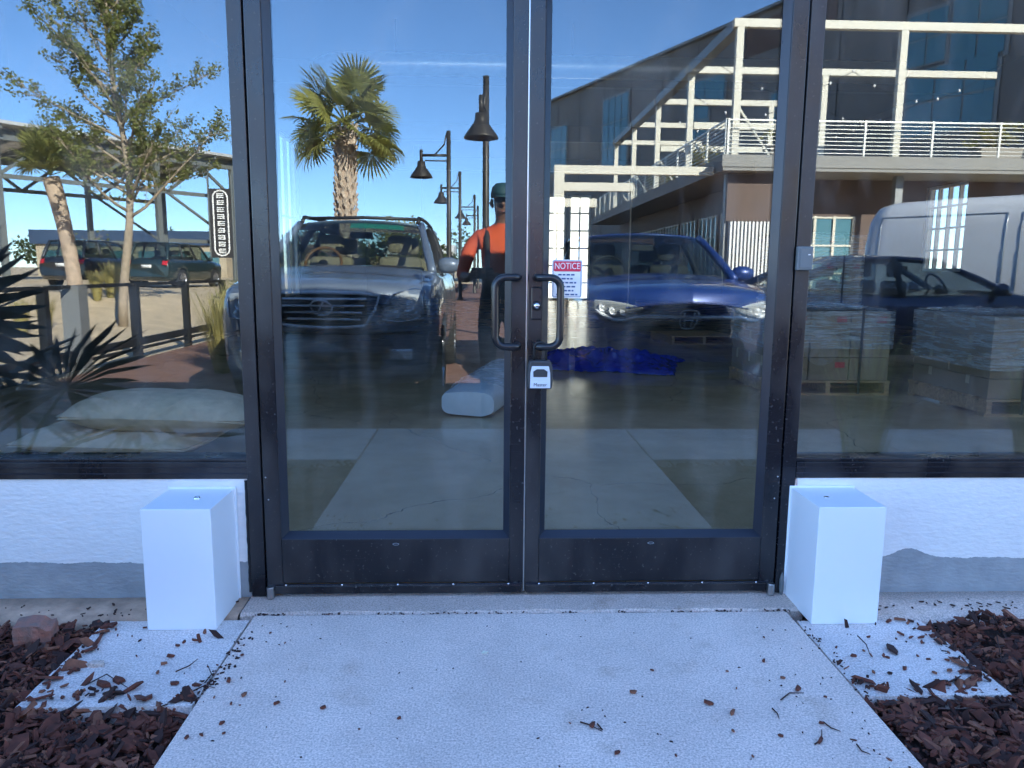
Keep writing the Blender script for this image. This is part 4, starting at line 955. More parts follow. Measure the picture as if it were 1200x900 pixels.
hd.patch('chrome_bar', [(-.78, .86), (-.62, .775), (-.45, .80), (-.13, .80), (.13, .80), (.45, .80), (.62, .775), (.78, .86)], [(-.78, .875), (-.62, .80), (-.45, .835), (-.13, .83), (.13, .83), (.45, .835), (.62, .80), (.78, .875)], 'gleam_white', gr, nu=40, nv=1, off=.004, solid=.004)
for s in (-1, 1):
    def ms(p): return sorted([(s*a, b) for a, b in p])
    hl = hd.patch('headlight', ms([(.40, .855), (.56, .815), (.66, .805), (.80, .86)]), ms([(.40, .895), (.56, .935), (.70, .955), (.80, .955)]), 'lamp_silver', off=.004)
    for x, z, r_ in ((.55, .86, .035), (.63, .87, .04), (.71, .895, .04)):
        MB().lathe([(r_, .0), (r_*.8, -.01), (r_*.4, -.002), (0, .004)], hd.proj(s*x, z, .010), 14, Matrix.Rotation(R(90), 3, 'X'), cap=False).build('lamp', 'bulb', hl, smooth=True)
    hd.patch('fog_recess', ms([(.55, .40), (.74, .42)]), ms([(.55, .47), (.74, .54)]), 'plastic_black')
mk = MB()
for s in (-1, 1): mk.tube([hd.proj(s*x, z, .03) for x, z in ((.042, .855), (.034, .80), (.026, .735))], .008, 6)
mk.tube([hd.proj(x, .792, .03) for x in (-.032, 0, .032)], .008, 6)
mk.tube([hd.proj(x, z, .028) for x, z in ((-.075, .855), (-.066, .76), (-.045, .722), (0, .716), (.045, .722), (.066, .76), (.075, .855), (.05, .875), (0, .88), (-.05, .875), (-.075, .855))], .007, 6)
mk.build('emblem', 'gleam_white', gr, smooth=True)
hd.patch('lower_intake', [(-.5, .30), (.5, .30)], [(-.5, .42), (.5, .42)], 'plastic_black')
for s in (-1, 1): MB().tube([hd.shield(.5+s*.02, 0, off=.02), hd.shield(.5-s*.2-.1, .09, off=.015), hd.shield(.5-s*.1-.3, .10, off=.02)], .008, 5).build('wiper', 'plastic_black', hd.t)
hd.seam([(1.3, .32), (1.28, .7), (1.35, 1.02)]); hd.seam([(2.4, .32), (2.4, 1.0)])

# dark blue saloon standing across the bays -----------------------------
paint('navy', (.006, .014, .06), .3)
sd = make_car('parked_car', 'dark navy saloon standing side-on in front of the white van', 'car', dict(L=4.7, W=1.82, paint='navy', rw=.33, wheels=(.9, 3.65), bow=.3, crown=.05,
    top=[(0, .62), (.04, .70), (.12, .76), (.5, .86), (1.3, .97), (2.5, .93), (3.7, .97), (4.4, 1.0), (4.7, .82)],
    bot=[(0, .36), (.05, .24), (.25, .2), (4.4, .22), (4.6, .3), (4.7, .4)], wid=[(0, .7), (.05, .82), (.2, .92), (.5, .98), (1, 1), (3.8, 1), (4.4, .94), (4.7, .82)],
    gh=dict(f0=1.2, f1=2.15, r1=3.3, r0=4.25, wb=.78, wr=.56, zr=1.37, posts=(.47,), trim='plastic_black')), (7.50, -7.0, -.045), math.pi/2, 'cars in the lot')
sd.seam([(1.45, .32), (1.4, .65), (1.5, .93)]); sd.seam([(2.62, .32), (2.62, .9)]); sd.seam([(3.4, .65), (3.55, .9)])
for y in (2.35, 3.3):
    for s in (-1, 1):
        p = sd.side_pt(s, y, .80, .02); MB().beam(p+Vector((0, -.09, 0)), p+Vector((0, .09, 0)), .02, .03).build('door_handle', 'chrome', sd.t, bevel=.005)
for s in (-1, 1): sd.patch('headlight', sorted([(s*.45, .58), (s*.78, .62)]), sorted([(s*.45, .64), (s*.78, .70)]), 'bulb')

# two SUVs seen from behind in the far car park ------------------------
paint('black_paint', (.012, .014, .018), .3); paint('green_black', (.014, .03, .030), .3)
def far_suv(pnt, px, Y, rz, lab, zg):
    p = refl(px, 320, Y)
    c = make_car('parked_car', lab, 'car', dict(L=4.6, W=1.9, paint=pnt, rw=.37, wheels=(.95, 3.6), bow=.2, top=[(0, .8), (.1, .98), (1.2, 1.1), (4.3, 1.12), (4.55, 1.05), (4.6, .9)], bot=[(0, .4), (.1, .28), (4.4, .3), (4.6, .45)], wid=[(0, .8), (.2, .95), (1, 1), (4.3, .97), (4.6, .88)],
        gh=dict(f0=1.1, f1=1.75, r1=4.15, r0=4.5, wb=.82, wr=.66, zr=1.72, posts=(.35, .68), trim='chrome')), (p.x, p.y, zg), rz, 'SUVs in the far car park')
    for s in (-1, 1):
        c.patch('tail_light', sorted([(s*.62, .90), (s*.80, .88)]), sorted([(s*.62, 1.06), (s*.80, 1.08)]), 'lens_red', rear=True, off=.01)
        c.seam([(2.45, .38), (2.45, 1.05)], sides=(s,))
    c.patch('number_plate', [(-.2, .78), (.2, .78)], [(-.2, .90), (.2, .90)], 'sign_white', rear=True, off=.012, nu=3, nv=1)
    return c
far_suv('black_paint', 148, 30, .05, 'black SUV beside the slim oak trunk in the far car park', .36)
far_suv('green_black', 240, 31, .12, 'dark green SUV near the hanging vertical sign in the far car park', .33)

# white van --------------------------------------------------------------
mat('van_white', (.72, .72, .74), .32, coat=.6, var=.04, scale=2)
vt = thing('delivery_van', 'white panel van parked at a slant behind the navy saloon', 'van', (10.8, -6.5, -.045), R(140))
vm = MB(); L_, W_ = 5.75, 1.0
vs_ = [(0, .5, .82, .80), (.04, .38, .95, .86), (.15, .28, 1.02, .92), (.6, .25, 1.16, .97), (.95, .25, 1.30, .985), (1.35, .25, 1.85, .99), (1.75, .25, 2.25, 1), (2.1, .25, 2.36, 1), (3, .25, 2.40, 1), (4.5, .25, 2.40, 1), (5.4, .25, 2.38, .99), (5.62, .27, 2.33, .98), (5.71, .32, 2.2, .965), (5.75, .4, 2.0, .95)]
ys2 = sorted(set([v[0] for v in vs_] + [w+d for w in (.95, 4.45) for d in (-.42, -.4, -.33, -.2, 0, .2, .33, .4, .42)]))
cb, ct, cw_ = curve([(a, b) for a, b, _, _ in vs_]), curve([(a, c) for a, _, c, _ in vs_]), curve([(a, d) for a, _, _, d in vs_])
for y in ys2:
    zb, zt, w = cb(y), ct(y), cw_(y)*W_; az = max([.36+math.sqrt(max(0, .42**2-(y-q)**2)) if abs(y-q) < .42 else 0 for q in (.95, 4.45)])
    h = zt-zb; up = min(1, max(0, (zt-1.2)/.9))
    pr = [(0, zb), (.8, zb), (.96, zb+.03), (.99, max(zb+.1, .45)), (1, max(zb+.16, .8) if h > .7 else zb+.5*h), (.995, zb+.62*h), (lerp(.95, .955, up), zb+.80*h), (lerp(.88, .90, up), zb+.92*h), (.78, zb+.975*h), (.6, zt), (0, zt+.03)]
    pts = []
    for i, (a, z) in enumerate(pr):
        if az and i <= 3: z = max(z, az+.005*i)
        if az and i == 4: z = max(z, az+.04)
        fb = .25*max(0, 1-y/1.6)**1.5
        pts.append((a*w, y+fb*abs(a)**2.4, z))
    vm.v += [Vector(p) for p in [(-x, yy, z) for x, yy, z in reversed(pts[1:])] + pts]
NPv = 21
for i in range(len(ys2)-1):
    for j in range(NPv-1): a = i*NPv+j; vm.f.append((a, a+NPv, a+NPv+1, a+1))
vm.f.append(tuple(range(NPv))); vm.f.append(tuple((len(ys2)-1)*NPv+j for j in reversed(range(NPv))))
vb = BVHTree.FromPolygons([tuple(v) for v in vm.v], vm.f)
vo = vm.build('body', 'van_white', vt, smooth=True, fix=True)
def vside(s, y, z, off=.003):
    h = vb.ray_cast(Vector((s*3, y, z)), Vector((-s, 0, 0))); return (h[0] if h[0] else Vector((s*W_, y, z)))+Vector((s*off, 0, 0))
for s in (-1, 1):
    for ya, yb, za, zb in ((2.1, 3.45, .5, 2.12), (3.65, 5.5, .95, 2.12), (1.25, 2.0, .5, 1.95)):
        pp = [(ya, za), (yb, za), (yb, zb), (ya, zb), (ya, za)]; q = []
        for (a, b), (c, d) in zip(pp, pp[1:]): q += [vside(s, lerp(a, c, k/8), lerp(b, d, k/8)) for k in range(8)]
        q.append(q[0]); MB().tube(q, .009, 5).build('panel_seam', 'steel', vt, smooth=True)
    for y in (2.22, 1.9):
        p = vside(s, y, 1.12, .004); MB().prism(rrect(.10, .18, .04), lambda x, z: (p.x-s*.012, p.y+x, p.z+z), lambda x, z: (p.x+s*.003, p.y+x, p.z+z)).build('handle_recess', 'plastic_black', vt, fix=True)
        MB().beam(p+Vector((s*.02, 0, -.07)), p+Vector((s*.02, 0, .07)), .02, .03).build('door_handle', 'steel', vt)
    MB().grid(lambda u, v: vside(s, lerp(1.45+.35*v, 1.98, u), lerp(1.32, 1.9, v), .004), 6, 6).build('side_window', 'plastic_black', vt, smooth=True)
    MB().tube([vside(s, 1.5+.5*k, .72) for k in range(1, 9)], .03, 6).build('rub_strip', 'plastic_black', vt, smooth=True)
    for q in (.95, 4.45):
        wh = bpy.data.objects.new('wheel', None); COL.objects.link(wh); wh.parent = vt; wh.location = (s*.87, q, .36); rot = Matrix.Rotation(R(90)*s, 3, 'Y')
        MB().lathe([(.22, -.1), (.33, -.11), (.36, -.07), (.36, .07), (.33, .11), (.22, .1)], (0,0,0), 26, rot, cap=False).build('tyre', 'tyre', wh, smooth=True)
        MB().lathe([(.23, .1), (.2, .05), (.08, .06), (0, .07)], (0,0,0), 26, rot, cap=False).build('rim', 'rim', wh, smooth=True)
def vfront(x, y): 
    h = vb.ray_cast(Vector((x, y, 4)), Vector((0, 0, -1))); return (h[0] if h[0] else Vector((x, y, 2)))+Vector((0, -.004, .006))
MB().grid(lambda u, v: vfront(lerp(-.74, .74, u), lerp(1.05, 1.78, v)), 10, 8).build('windshield', 'plastic_black', vt, smooth=True)

# ------------------------------------------------------------------ the person taking the picture
mat('lips', (.16, .05, .045), .5); mat('skin', (.15, .08, .055), .55); mat('shirt_orange', (.50, .07, .02), .8, var=.15, scale=9); mat('shirt_shade_and_strap', (.015, .015, .017), .85); mat('trousers', (.035, .036, .045), .9, var=.2, scale=14); mat('shoe', (.02, .018, .016), .6); mat('cap', (.008, .045, .055), .7); mat('phone', (.012, .012, .014), .25)
def person():
    P0 = Vector((-.01, -3.03, -.045))
    t = thing('person', 'person in orange shirt with painted shade below the chest and teal cap holding up a phone', 'person', P0)
    V = []; E_ = []; Rr = []
    def add(p, r, par=None):
        V.append(Vector(p)); Rr.append(r if isinstance(r, tuple) else (r, r))
        if par is not None: E_.append((par, len(V)-1))
        return len(V)-1
    pel = add((0, 0, .96), (.165, .125)); wa = add((0, .0, 1.10), (.155, .12), pel); ch = add((0, .01, 1.28), (.17, .13), wa); uc = add((0, .0, 1.42), (.14, .10), ch)
    nk = add((0, .01, 1.53), .058, uc); n2 = add((0, .025, 1.58), .056, nk); jw = add((0, .05, 1.635), (.066, .078), n2); sk = add((0, .035, 1.71), (.078, .098), jw); cn = add((0, .025, 1.775), (.060, .075), sk)
    for s in (-1, 1):
        sh = add((s*.17, -.01, 1.435), .07, uc); ua = add((s*.245, .0, 1.36), .06, sh); el = add((s*.30, .10, 1.16), .046, ua)
        hx = -.225 if s < 0 else -.075   # both hands meet at the phone
        fa = add((lerp(s*.30, hx, .45), .24, 1.15), .042, el); wr = add((lerp(s*.30, hx, .85), .37, 1.15), .028, fa); pm = add((hx+s*.005, .405, 1.165), (.030, .02), wr)
        hp = add((s*.095, 0, .88), .10, pel); th_ = add((s*.105, .02, .68), .082, hp); kn = add((s*.11, .03, .50), .060, th_); cf = add((s*.112, .0, .34), .058, kn); an = add((s*.115, -.03, .09), .042, cf); ft = add((s*.12, .05, .045), (.045, .04), an); te = add((s*.125, .17, .034), (.04, .03), ft)
    me = bpy.data.meshes.new('sk'); me.from_pydata(V, E_, []); o = bpy.data.objects.new('sk', me); COL.objects.link(o)
    md = o.modifiers.new('skin', 'SKIN'); md.use_smooth_shade = True
    for i, sv in enumerate(me.skin_vertices[0].data): sv.radius = Rr[i]; sv.use_root = (i == 0)
    ss = o.modifiers.new('ss', 'SUBSURF'); ss.levels = 2; ss.render_levels = 2
    bpy.context.view_layer.update(); dg = bpy.context.evaluated_depsgraph_get(); nm = bpy.data.meshes.new_from_object(o.evaluated_get(dg)); bpy.data.objects.remove(o)
    # fingers and thumb closed on the phone, nose and ears, joined to the body mesh
    ex = MB()
    for s, hx in ((-1, -.225), (1, -.075)):
        for k in range(4):
            z = 1.190-.018*k; ln = (.9, 1, .95, .78)[k]
            ex.tube([(hx, .40, z), (hx-s*.004, .43, z+.002), (hx-s*.022*ln, .448, z+.001), (hx-s*.045*ln, .446, z)], [.0095, .0090, .0083, .0065], 8)
        ex.tube([(hx, .395, 1.150), (hx-s*.012, .405, 1.168), (hx-s*.030, .412, 1.176)], [.011, .010, .008], 8)
    ex.tube([(0, .115, 1.70), (0, .140, 1.672), (0, .128, 1.655)], [.010, .016, .008], 8)
    for s in (-1, 1): ex.tube([(s*.074, .03, 1.655), (s*.086, .022, 1.685), (s*.078, .025, 1.715)], [.010, .016, .010], 8)
    bm = bmesh.new(); bm.from_mesh(nm)
    vs_ = [bm.verts.new(v) for v in ex.v]
    for f in ex.f:
        try: bm.faces.new([vs_[i] for i in f]).smooth = True
        except ValueError: pass
    bm.to_mesh(nm); bm.free(); nm.name = 'body'
    for m_ in ('skin', 'shirt_orange', 'shirt_shade_and_strap', 'trousers', 'shoe'): nm.materials.append(M[m_])
    for p in nm.polygons:
        c = p.center; p.use_smooth = True
        if c.z > 1.535 or (c.y > .35 and c.z > 1.05): k = 0
        elif c.z > 1.16 or abs(c.x) > .21 and c.z > .98: k = 1
        elif c.z > .93: k = 2  # black lower shirt: the shadow line is put into the colour
        elif c.z > .085: k = 3
        else: k = 4
        if k == 1 and c.y > .22: k = 0
        p.material_index = k
    b = bpy.data.objects.new('body', nm); COL.objects.link(b); b.parent = t
    cp_ = MB().lathe([(.099, .0), (.100, .03), (.090, .07), (.060, .098), (.0, .108)], (0, .03, 1.725), 20, cap=False); 
    for v in cp_.v: v.y = .03+(v.y-.03)*1.18; v.x *= .90
    cp_.add([(-.075, .12, 1.728), (-.06, .19, 1.716), (0, .215, 1.712), (.06, .19, 1.716), (.075, .12, 1.728), (0, .10, 1.735)], [(0, 1, 2, 3, 4, 5)])
    cp_.build('cap', 'cap', t, smooth=True, solid=.006)
    gl_ = MB().box(-.062, -.008, .128, .134, 1.688, 1.712).box(.008, .062, .128, .134, 1.688, 1.712).box(-.0079, .0079, .129, .133, 1.703, 1.708).build('sunglasses', 'plastic_black', t)
    for sx_ in (-.115, .115): MB().tube([(sx_*1.0, -.09, 1.44), (sx_*1.03, .0, 1.505), (sx_, .10, 1.44), (sx_*.97, .142, 1.32), (sx_, .135, 1.16), (sx_*1.1, .10, 1.02)], [.014, .018, .02, .02, .018, .014], 6).build('shoulder_strap', 'shirt_shade_and_strap', t, smooth=True)
    MB().tube([(.15*math.cos(a), .005+.125*math.sin(a), .985) for a in [i*math.pi/10 for i in range(21)]], .018, 6).build('belt', 'plastic_black', t, smooth=True)
    MB().tube([(-.026, .118, 1.622), (0, .130, 1.620), (.026, .118, 1.622)], .005, 6).build('mouth', 'lips', t, smooth=True)
    return t
person()
ph = thing('phone', 'black phone held up level by the person', 'phone', (-.17, -2.60, 1.115))
MB().box(-.235, -.085, -2.605, -2.597, 1.098, 1.172).build('body', 'phone', ph, world=True, bevel=.003)
MB().box(-.160, -.128, -2.5968, -2.595, 1.130, 1.166).build('camera_bump', 'phone', ph, world=True, bevel=.001)

# ------------------------------------------------------------------ plants
random.seed(21)
mat('palm_trunk', (.46, .34, .25), .9, var=.4, scale=9, bump=.5, bscale=30); mat('palm_boot', (.55, .43, .33), .9, var=.45, scale=14)
mat('palm_stalk', (.16, .17, .05), .6); mat('palmetto_leaf', (.028, .042, .020), .6, var=.3, scale=3)
mat('oak_bark', (.36, .28, .20), .9, var=.4, scale=18, bump=.6, bscale=40)

def leafy(name, col, trans=.4):            # thin leaves let some light through
    mt = mat(name, col, .55, var=.4, scale=2.5); nt = mt.node_tree; N = nt.nodes; L = nt.links
    b = N['Principled BSDF']; tr = N.new('ShaderNodeBsdfTranslucent'); tr.inputs[0].default_value = (*[min(1, c*1.5) for c in col], 1); mx = N.new('ShaderNodeMixShader'); mx.inputs[0].default_value = trans
    L.new(b.outputs[0], mx.inputs[1]); L.new(tr.outputs[0], mx.inputs[2]); L.new(mx.outputs[0], N['Material Output'].inputs[0])
for nm, c in (('palm_leaf', (.24, .235, .06)), ('oak_leaf', (.18, .19, .045)), ('grass_blade', (.42, .36, .14)), ('grass_green', (.24, .25, .07)), ('bush_leaf', (.07, .095, .025)), ('bush_yellow', (.26, .23, .04))): leafy(nm, c)
def frond_mesh(seed, pet, rad, n, droop, wid, leaf):
    rnd = random.Random(seed); mb = MB()
    mb.tube([(0, 0, 0), (pet*.5, 0, .05*pet), (pet, 0, 0)], [.018, .013, .010], 5); nf0 = len(mb.f)
    for i in range(n):
        a = R(-135)+R(270)*i/(n-1) + rnd.uniform(-.02, .02); L_ = rad*(.72+.28*math.cos(a*.55))*rnd.uniform(.92, 1.05)
        d = Vector((math.cos(a), math.sin(a), 0)); q = Vector((-d.y, d.x, 0)); c = Vector((pet, 0, 0)); tw = rnd.uniform(-.5, .5)
        p0 = c; p1 = c+d*L_*.5+Vector((0, 0, .05*rad*math.cos(a*.5))); p2 = c+d*L_*.8+Vector((0, 0, -droop*L_*.12)); p3 = c+d*L_*(1.0-.1*droop)+Vector((0, 0, -droop*L_*rnd.uniform(.25, .6)))
        w1 = q*wid*.5+Vector((0, 0, wid*tw*.5)); k = len(mb.v)
        mb.v += [p0, p1-w1, p1+w1, p2-w1*.75, p2+w1*.75, p3]; mb.f += [(k, k+1, k+2), (k+1, k+3, k+4, k+2), (k+3, k+5, k+4)]
    me = bpy.data.meshes.new('frond'); me.from_pydata(mb.v, [], mb.f); me.materials.append(M['palm_stalk']); me.materials.append(M[leaf])
    for i, p in enumerate(me.polygons): p.material_index = 0 if i < nf0 else 1
    return me
FR = [frond_mesh(k, .78, .66, 30, .12+.16*k, .050, 'palm_leaf') for k in range(3)]
FP = [frond_mesh(9+k, .75, .62, 22, .1, .05, 'palmetto_leaf') for k in range(2)]
def put_frond(root, me, base, az, el, sc, roll=0):
    o = bpy.data.objects.new('frond', me); COL.objects.link(o); o.parent = root; o.location = base; o.scale = (sc,)*3
    o.rotation_euler = (Matrix.Rotation(az, 3, 'Z') @ Matrix.Rotation(-el, 3, 'Y') @ Matrix.Rotation(roll, 3, 'X')).to_euler(); return o
def sabal(base, h, rt, label, nf=34, sc=1., boots=True, lean=(0, 0), seed=1, spread=(85, -58), roll=.3):
    rnd = random.Random(seed); t = thing('cabbage_palm', label, 'palm tree', base, 0, 'cabbage palms across the lot')
    def cen(z): q = z/h; return Vector((lean[0]*q*q, lean[1]*q*q, z))
    pts = [cen(h*i/20) for i in range(21)]; tr_ = MB().tube(pts, [rt*(1.12-.18*math.sin(math.pi*min(1, i/20*1.1))+.03*(i % 2)) for i in range(21)], 14).build('trunk', 'palm_trunk', t, smooth=True)
    if boots:
        bm_ = MB(); k = 0; z = h*.22
        while z < h*.99:
            for j in range(5):
                a = j*2*math.pi/5 + (k % 2)*math.pi/5 + k*.08; c = cen(z)+Vector((math.cos(a), math.sin(a), 0))*rt*.95; u = Vector((-math.sin(a), math.cos(a), 0)); o_ = Vector((math.cos(a), math.sin(a), 0))
                for sgn in (-1, 1):           # split leaf base: two arms of a V
                    b0 = c+u*sgn*.0; b1 = c+u*sgn*rt*.55+Vector((0, 0, .19))+o_*.055*rnd.uniform(.7, 1.5); bm_.beam(b0, b1, .055, .022, up=o_)
            z += .105; k += 1
        bm_.build('leaf_bases', 'palm_boot', t)
    top = cen(h)
    for i in range(nf):
        f_ = i/(nf-1); el = R(lerp(spread[0], spread[1], f_**.9))+rnd.uniform(-.12, .12); az = i*2.39996+rnd.uniform(-.2, .2)
        put_frond(t, FR[min(2, int(f_*3))], top+Vector((0, 0, .05+.12*(1-f_))), az, el, sc*rnd.uniform(.9, 1.08), rnd.uniform(-roll, roll))
    return t
pb = refl(405, 300, 13.4); tp_ = refl(407, 152, 13.4)
sabal((pb.x, -13.4, -.05), tp_.z+.05, .165, 'cabbage palm with criss-cross trunk behind the slate blue SUV', 32, .94, seed=4, lean=(.05, 0), spread=(64, -36), roll=1.0)
pb = refl(84, 300, 14.5); tp_ = refl(72, 208, 14.5)
sabal((pb.x, -14.5, berm(pb.x, 14.5)-.1), tp_.z-berm(pb.x, 14.5)+.1, .155, 'leaning cabbage palm with smooth lower trunk beside the slim oak', 20, .72, boots=False, lean=(-.35, 0), seed=8, spread=(88, 15))
# slim oak
def leaf_quad(mb, p, s_, rnd):
    d = Vector((rnd.uniform(-1, 1), rnd.uniform(-1, 1), rnd.uniform(-.6, .9))).normalized(); q = d.cross(Vector((rnd.uniform(-1, 1), rnd.uniform(-1, 1), rnd.uniform(-1, 1)))).normalized()*s_*.28
    k = len(mb.v); mb.v += [p, p+d*s_*.5-q, p+d*s_, p+d*s_*.5+q]; mb.f.append((k, k+1, k+2, k+3))
def oak(base, h, label, seed, nb=30, lscale=1., first=.30, reach=2.0, leafs=46, rt=.11):
    rnd = random.Random(seed); t = thing('oak_tree', label, 'tree', base); wood = MB(); lv = MB()
    def cen(z): return Vector((.14*math.sin(z*1.1+seed), .12*math.sin(z*.9+2+seed), z))
    wood.tube([cen(h*i/16) for i in range(17)], [rt*(1-.92*i/16) for i in range(17)], 8)
    for i in range(nb):
        f_ = i/(nb-1); z = h*lerp(first, .95, f_); az = i*2.39996+rnd.uniform(-.4, .4); L_ = reach*(1-.72*f_)*rnd.uniform(.65, 1.15); el = R(lerp(18, 58, f_))+rnd.uniform(-.15, .25)
        d = Vector((math.cos(az)*math.cos(el), math.sin(az)*math.cos(el), math.sin(el))); pts = [cen(z)]; r0 = .035*(1-.6*f_)
        for k in range(1, 7): d = (d+Vector((rnd.uniform(-.18, .18), rnd.uniform(-.18, .18), rnd.uniform(-.05, .16)))).normalized(); pts.append(pts[-1]+d*L_/6)
        wood.tube(pts, [r0*(1-.13*k) for k in range(7)], 5)
        for k in range(1, 7):
            for _ in range(2 if k < 3 else 3):
                dd = (d+Vector((rnd.uniform(-1, 1), rnd.uniform(-1, 1), rnd.uniform(-.5, .8)))).normalized(); l2 = L_*rnd.uniform(.12, .32); q = [pts[k]+dd*l2*j/3+Vector((rnd.uniform(-.02, .02),)*3) for j in range(4)]
                wood.tube(q, [.008, .006, .004, .002], 4, cap=False)
                for _2 in range(int(leafs*rnd.uniform(.3, 1.2)*(.5 if k < 3 else 1))//3):
                    j = rnd.random(); p = q[0].lerp(q[3], .25+.75*j)+Vector((rnd.gauss(0, .05), rnd.gauss(0, .05), rnd.gauss(0, .05))); leaf_quad(lv, p, rnd.uniform(.055, .095)*lscale, rnd)
    wood.build('trunk', 'oak_bark', t, smooth=True); o = lv.build('crown', 'oak_leaf', t); return t
pb = refl(147, 300, 13.2)
oak((pb.x, -13.2, berm(pb.x, 13.2)-.1), 8.4, 'slim oak with sparse olive leaves by the far car park', 5, reach=2.35, leafs=140, rt=.10, nb=54, first=.26)
# small distant trees and bushes
def bush(base, rx, rz, n, label, leaf, group, name='bush', stem=.3, cat='bush', seed=0, bare=False):
    rnd = random.Random(seed+int(base[0]*10)); t = thing(name, label, cat, base, 0, group); w = MB(); lv = MB()
    for i in range(14):
        a = rnd.uniform(0, 6.28); e = rnd.uniform(.4, 1.4); p = Vector((math.cos(a)*math.cos(e)*rx*.85, math.sin(a)*math.cos(e)*rx*.85, stem+math.sin(e)*rz*1.6)); w.tube([(0, 0, 0), p*.5+Vector((0, 0, .1*rz)), p], [.05*rx, .03*rx, .006*rx], 4)
        if bare:
            for j in range(10): q = p*rnd.uniform(.4, 1); w.tube([q, q+Vector((rnd.gauss(0, .25), rnd.gauss(0, .25), rnd.uniform(.1, .5)))*rx], [.008*rx, .003*rx], 3, cap=False)
    cl = [(Vector((rnd.gauss(0, .5)*rx, rnd.gauss(0, .5)*rx, stem+rz*(1+rnd.uniform(-.7, .75)))), rnd.uniform(.2, .42)) for _ in range(22)]
    for i in range(n):
        c, r_ = rnd.choice(cl); d = Vector((rnd.gauss(0, 1), rnd.gauss(0, 1), rnd.gauss(0, 1))).normalized()*r_*rnd.uniform(.6, 1.1); leaf_quad(lv, c+Vector((d.x*rx, d.y*rx, d.z*rz)), .14*rx*rnd.uniform(.6, 1.2)+.02, rnd)
    w.build('trunk', 'oak_bark', t); lv.build('crown', leaf, t); return t
for k, (px, Y, rx, rz, lf, lab, bare, n) in enumerate([(205, 62, 2.0, 1.5, 'bush_leaf', 'round green tree beyond the dark green SUV', False, 1500), (112, 58, 1.6, 1.4, 'oak_leaf', 'bare twiggy small tree beyond the black SUV', True, 160), (60, 66, 2.6, 1.3, 'bush_leaf', 'low dark tree beyond the steel pavilion', False, 1200),
     (478, 48, 1.7, 1.9, 'bush_yellow', 'yellowish green tree beside the row of street lamps', False, 1600), (505, 60, 2.4, 2.0, 'bush_leaf', 'green tree far behind the row of street lamps', False, 1500), (440, 64, 2.6, 1.6, 'bush_leaf', 'wide green tree far behind the criss-cross palm', False, 1400), (345, 60, 2.4, 1.5, 'bush_leaf', 'low green tree far behind the slate blue SUV', False, 1400)]):
    p = refl(px, 318, Y); z0 = berm(p.x, Y)-.1; bush((p.x, p.y, z0), rx, rz, n, lab, lf, 'far trees', 'small_tree', .8, 'tree', k, bare)
# ornamental grasses
def grass(x, y, z, h, n, label, mt, seed, sp=.42):
    rnd = random.Random(seed); mb = MB()
    for i in range(n):
        a = rnd.uniform(0, 6.28); r0 = rnd.uniform(0, .10); d = Vector((math.cos(a), math.sin(a), 0)); H = h*rnd.uniform(.55, 1.05); s_ = sp*rnd.uniform(.15, 1.2)*H; w = Vector((-d.y, d.x, 0))*rnd.uniform(.003, .0055)
        p = [d*r0, d*(r0+s_*.25)+Vector((0, 0, H*.5)), d*(r0+s_*.65)+Vector((0, 0, H*.88)), d*(r0+s_)+Vector((0, 0, H*rnd.uniform(.8, 1.02)))]
        k = len(mb.v); mb.v += [p[0]-w, p[0]+w, p[1]-w, p[1]+w, p[2]-w*.7, p[2]+w*.7, p[3]]; mb.f += [(k, k+1, k+3, k+2), (k+2, k+3, k+5, k+4), (k+4, k+5, k+6)]
    o = mb.build('ornamental_grass', mt); o.location = (x, y, z); tag(o, label, 'grass clump', 'ornamental grasses'); return o
for k, (x, y, h, mt, lab) in enumerate([(-3.15, -6.1, 1.05, 'grass_blade', 'tall tawny grass clump next to the slate blue SUV'), (-3.35, -7.2, 1.1, 'grass_blade', 'tall tawny grass clump next to the slate blue SUV'), (-3.6, -8.6, 1.15, 'grass_green', 'tall green grass clump near the rear of the slate blue SUV'), (-4.0, -9.8, 1.1, 'grass_green', 'tall green grass clump at the end of the black railing'),
      (2.05, -1.55, .95, 'grass_blade', 'dry grass clump in the mulch bed beyond the humped grey paint'), (3.0, -1.45, .85, 'grass_blade', 'dry grass clump in the mulch bed far along the window'), (-3.5, -1.2, .8, 'grass_green', 'green grass clump in the mulch bed by the palmettos')]):
    grass(x, y, -.06 if y < -2.9 else -.05, h, 320 if y < -2.9 else 170, lab, mt, k)
for k, (px, Y, h) in enumerate([(18, 11.5, .7), (48, 12.2, .7), (128, 16.5, .95), (112, 16.0, .8), (140, 17.0, .85)]):
    p = refl(px, 340, Y); grass(p.x, p.y, berm(p.x, Y)-.11, h, 240, 'tawny grass clump on the sandy rise below the far SUVs', 'grass_blade', 30+k)
# palmettos in the bed beside the window
def palmetto(x, y, label, specs, seed):
    rnd = random.Random(seed); t = thing('palmetto', label, 'palmetto', (x, y, -.05), 0, 'palmettos in the mulch bed')
    MB().tube([(0, 0, -.03), (0, 0, .22)], [.12, .07], 8).build('stump', 'soil', t, smooth=True)
    for az, el, sc in specs: put_frond(t, FP[rnd.randrange(2)], (0, 0, .12), R(az), R(el), sc, rnd.uniform(-.5, .5))
palmetto(-2.62, -1.35, 'broad palmetto with fan leaves close beside the sacks window', [(10, 12, .95), (-25, 20, .85), (60, 8, .8), (20, 52, .8), (200, 30, .9), (240, 20, .9), (300, 15, .9), (120, 10, .9), (160, 25, .9)], 3)
palmetto(-3.55, -1.75, 'taller palmetto behind the broad palmetto in the mulch bed', [(90, 82, 1.25), (30, 70, 1.15), (140, 70, 1.2), (-60, 66, 1.1), (200, 55, 1.1), (260, 45, 1.1), (70, 50, 1.0), (-20, 35, .9)], 5)

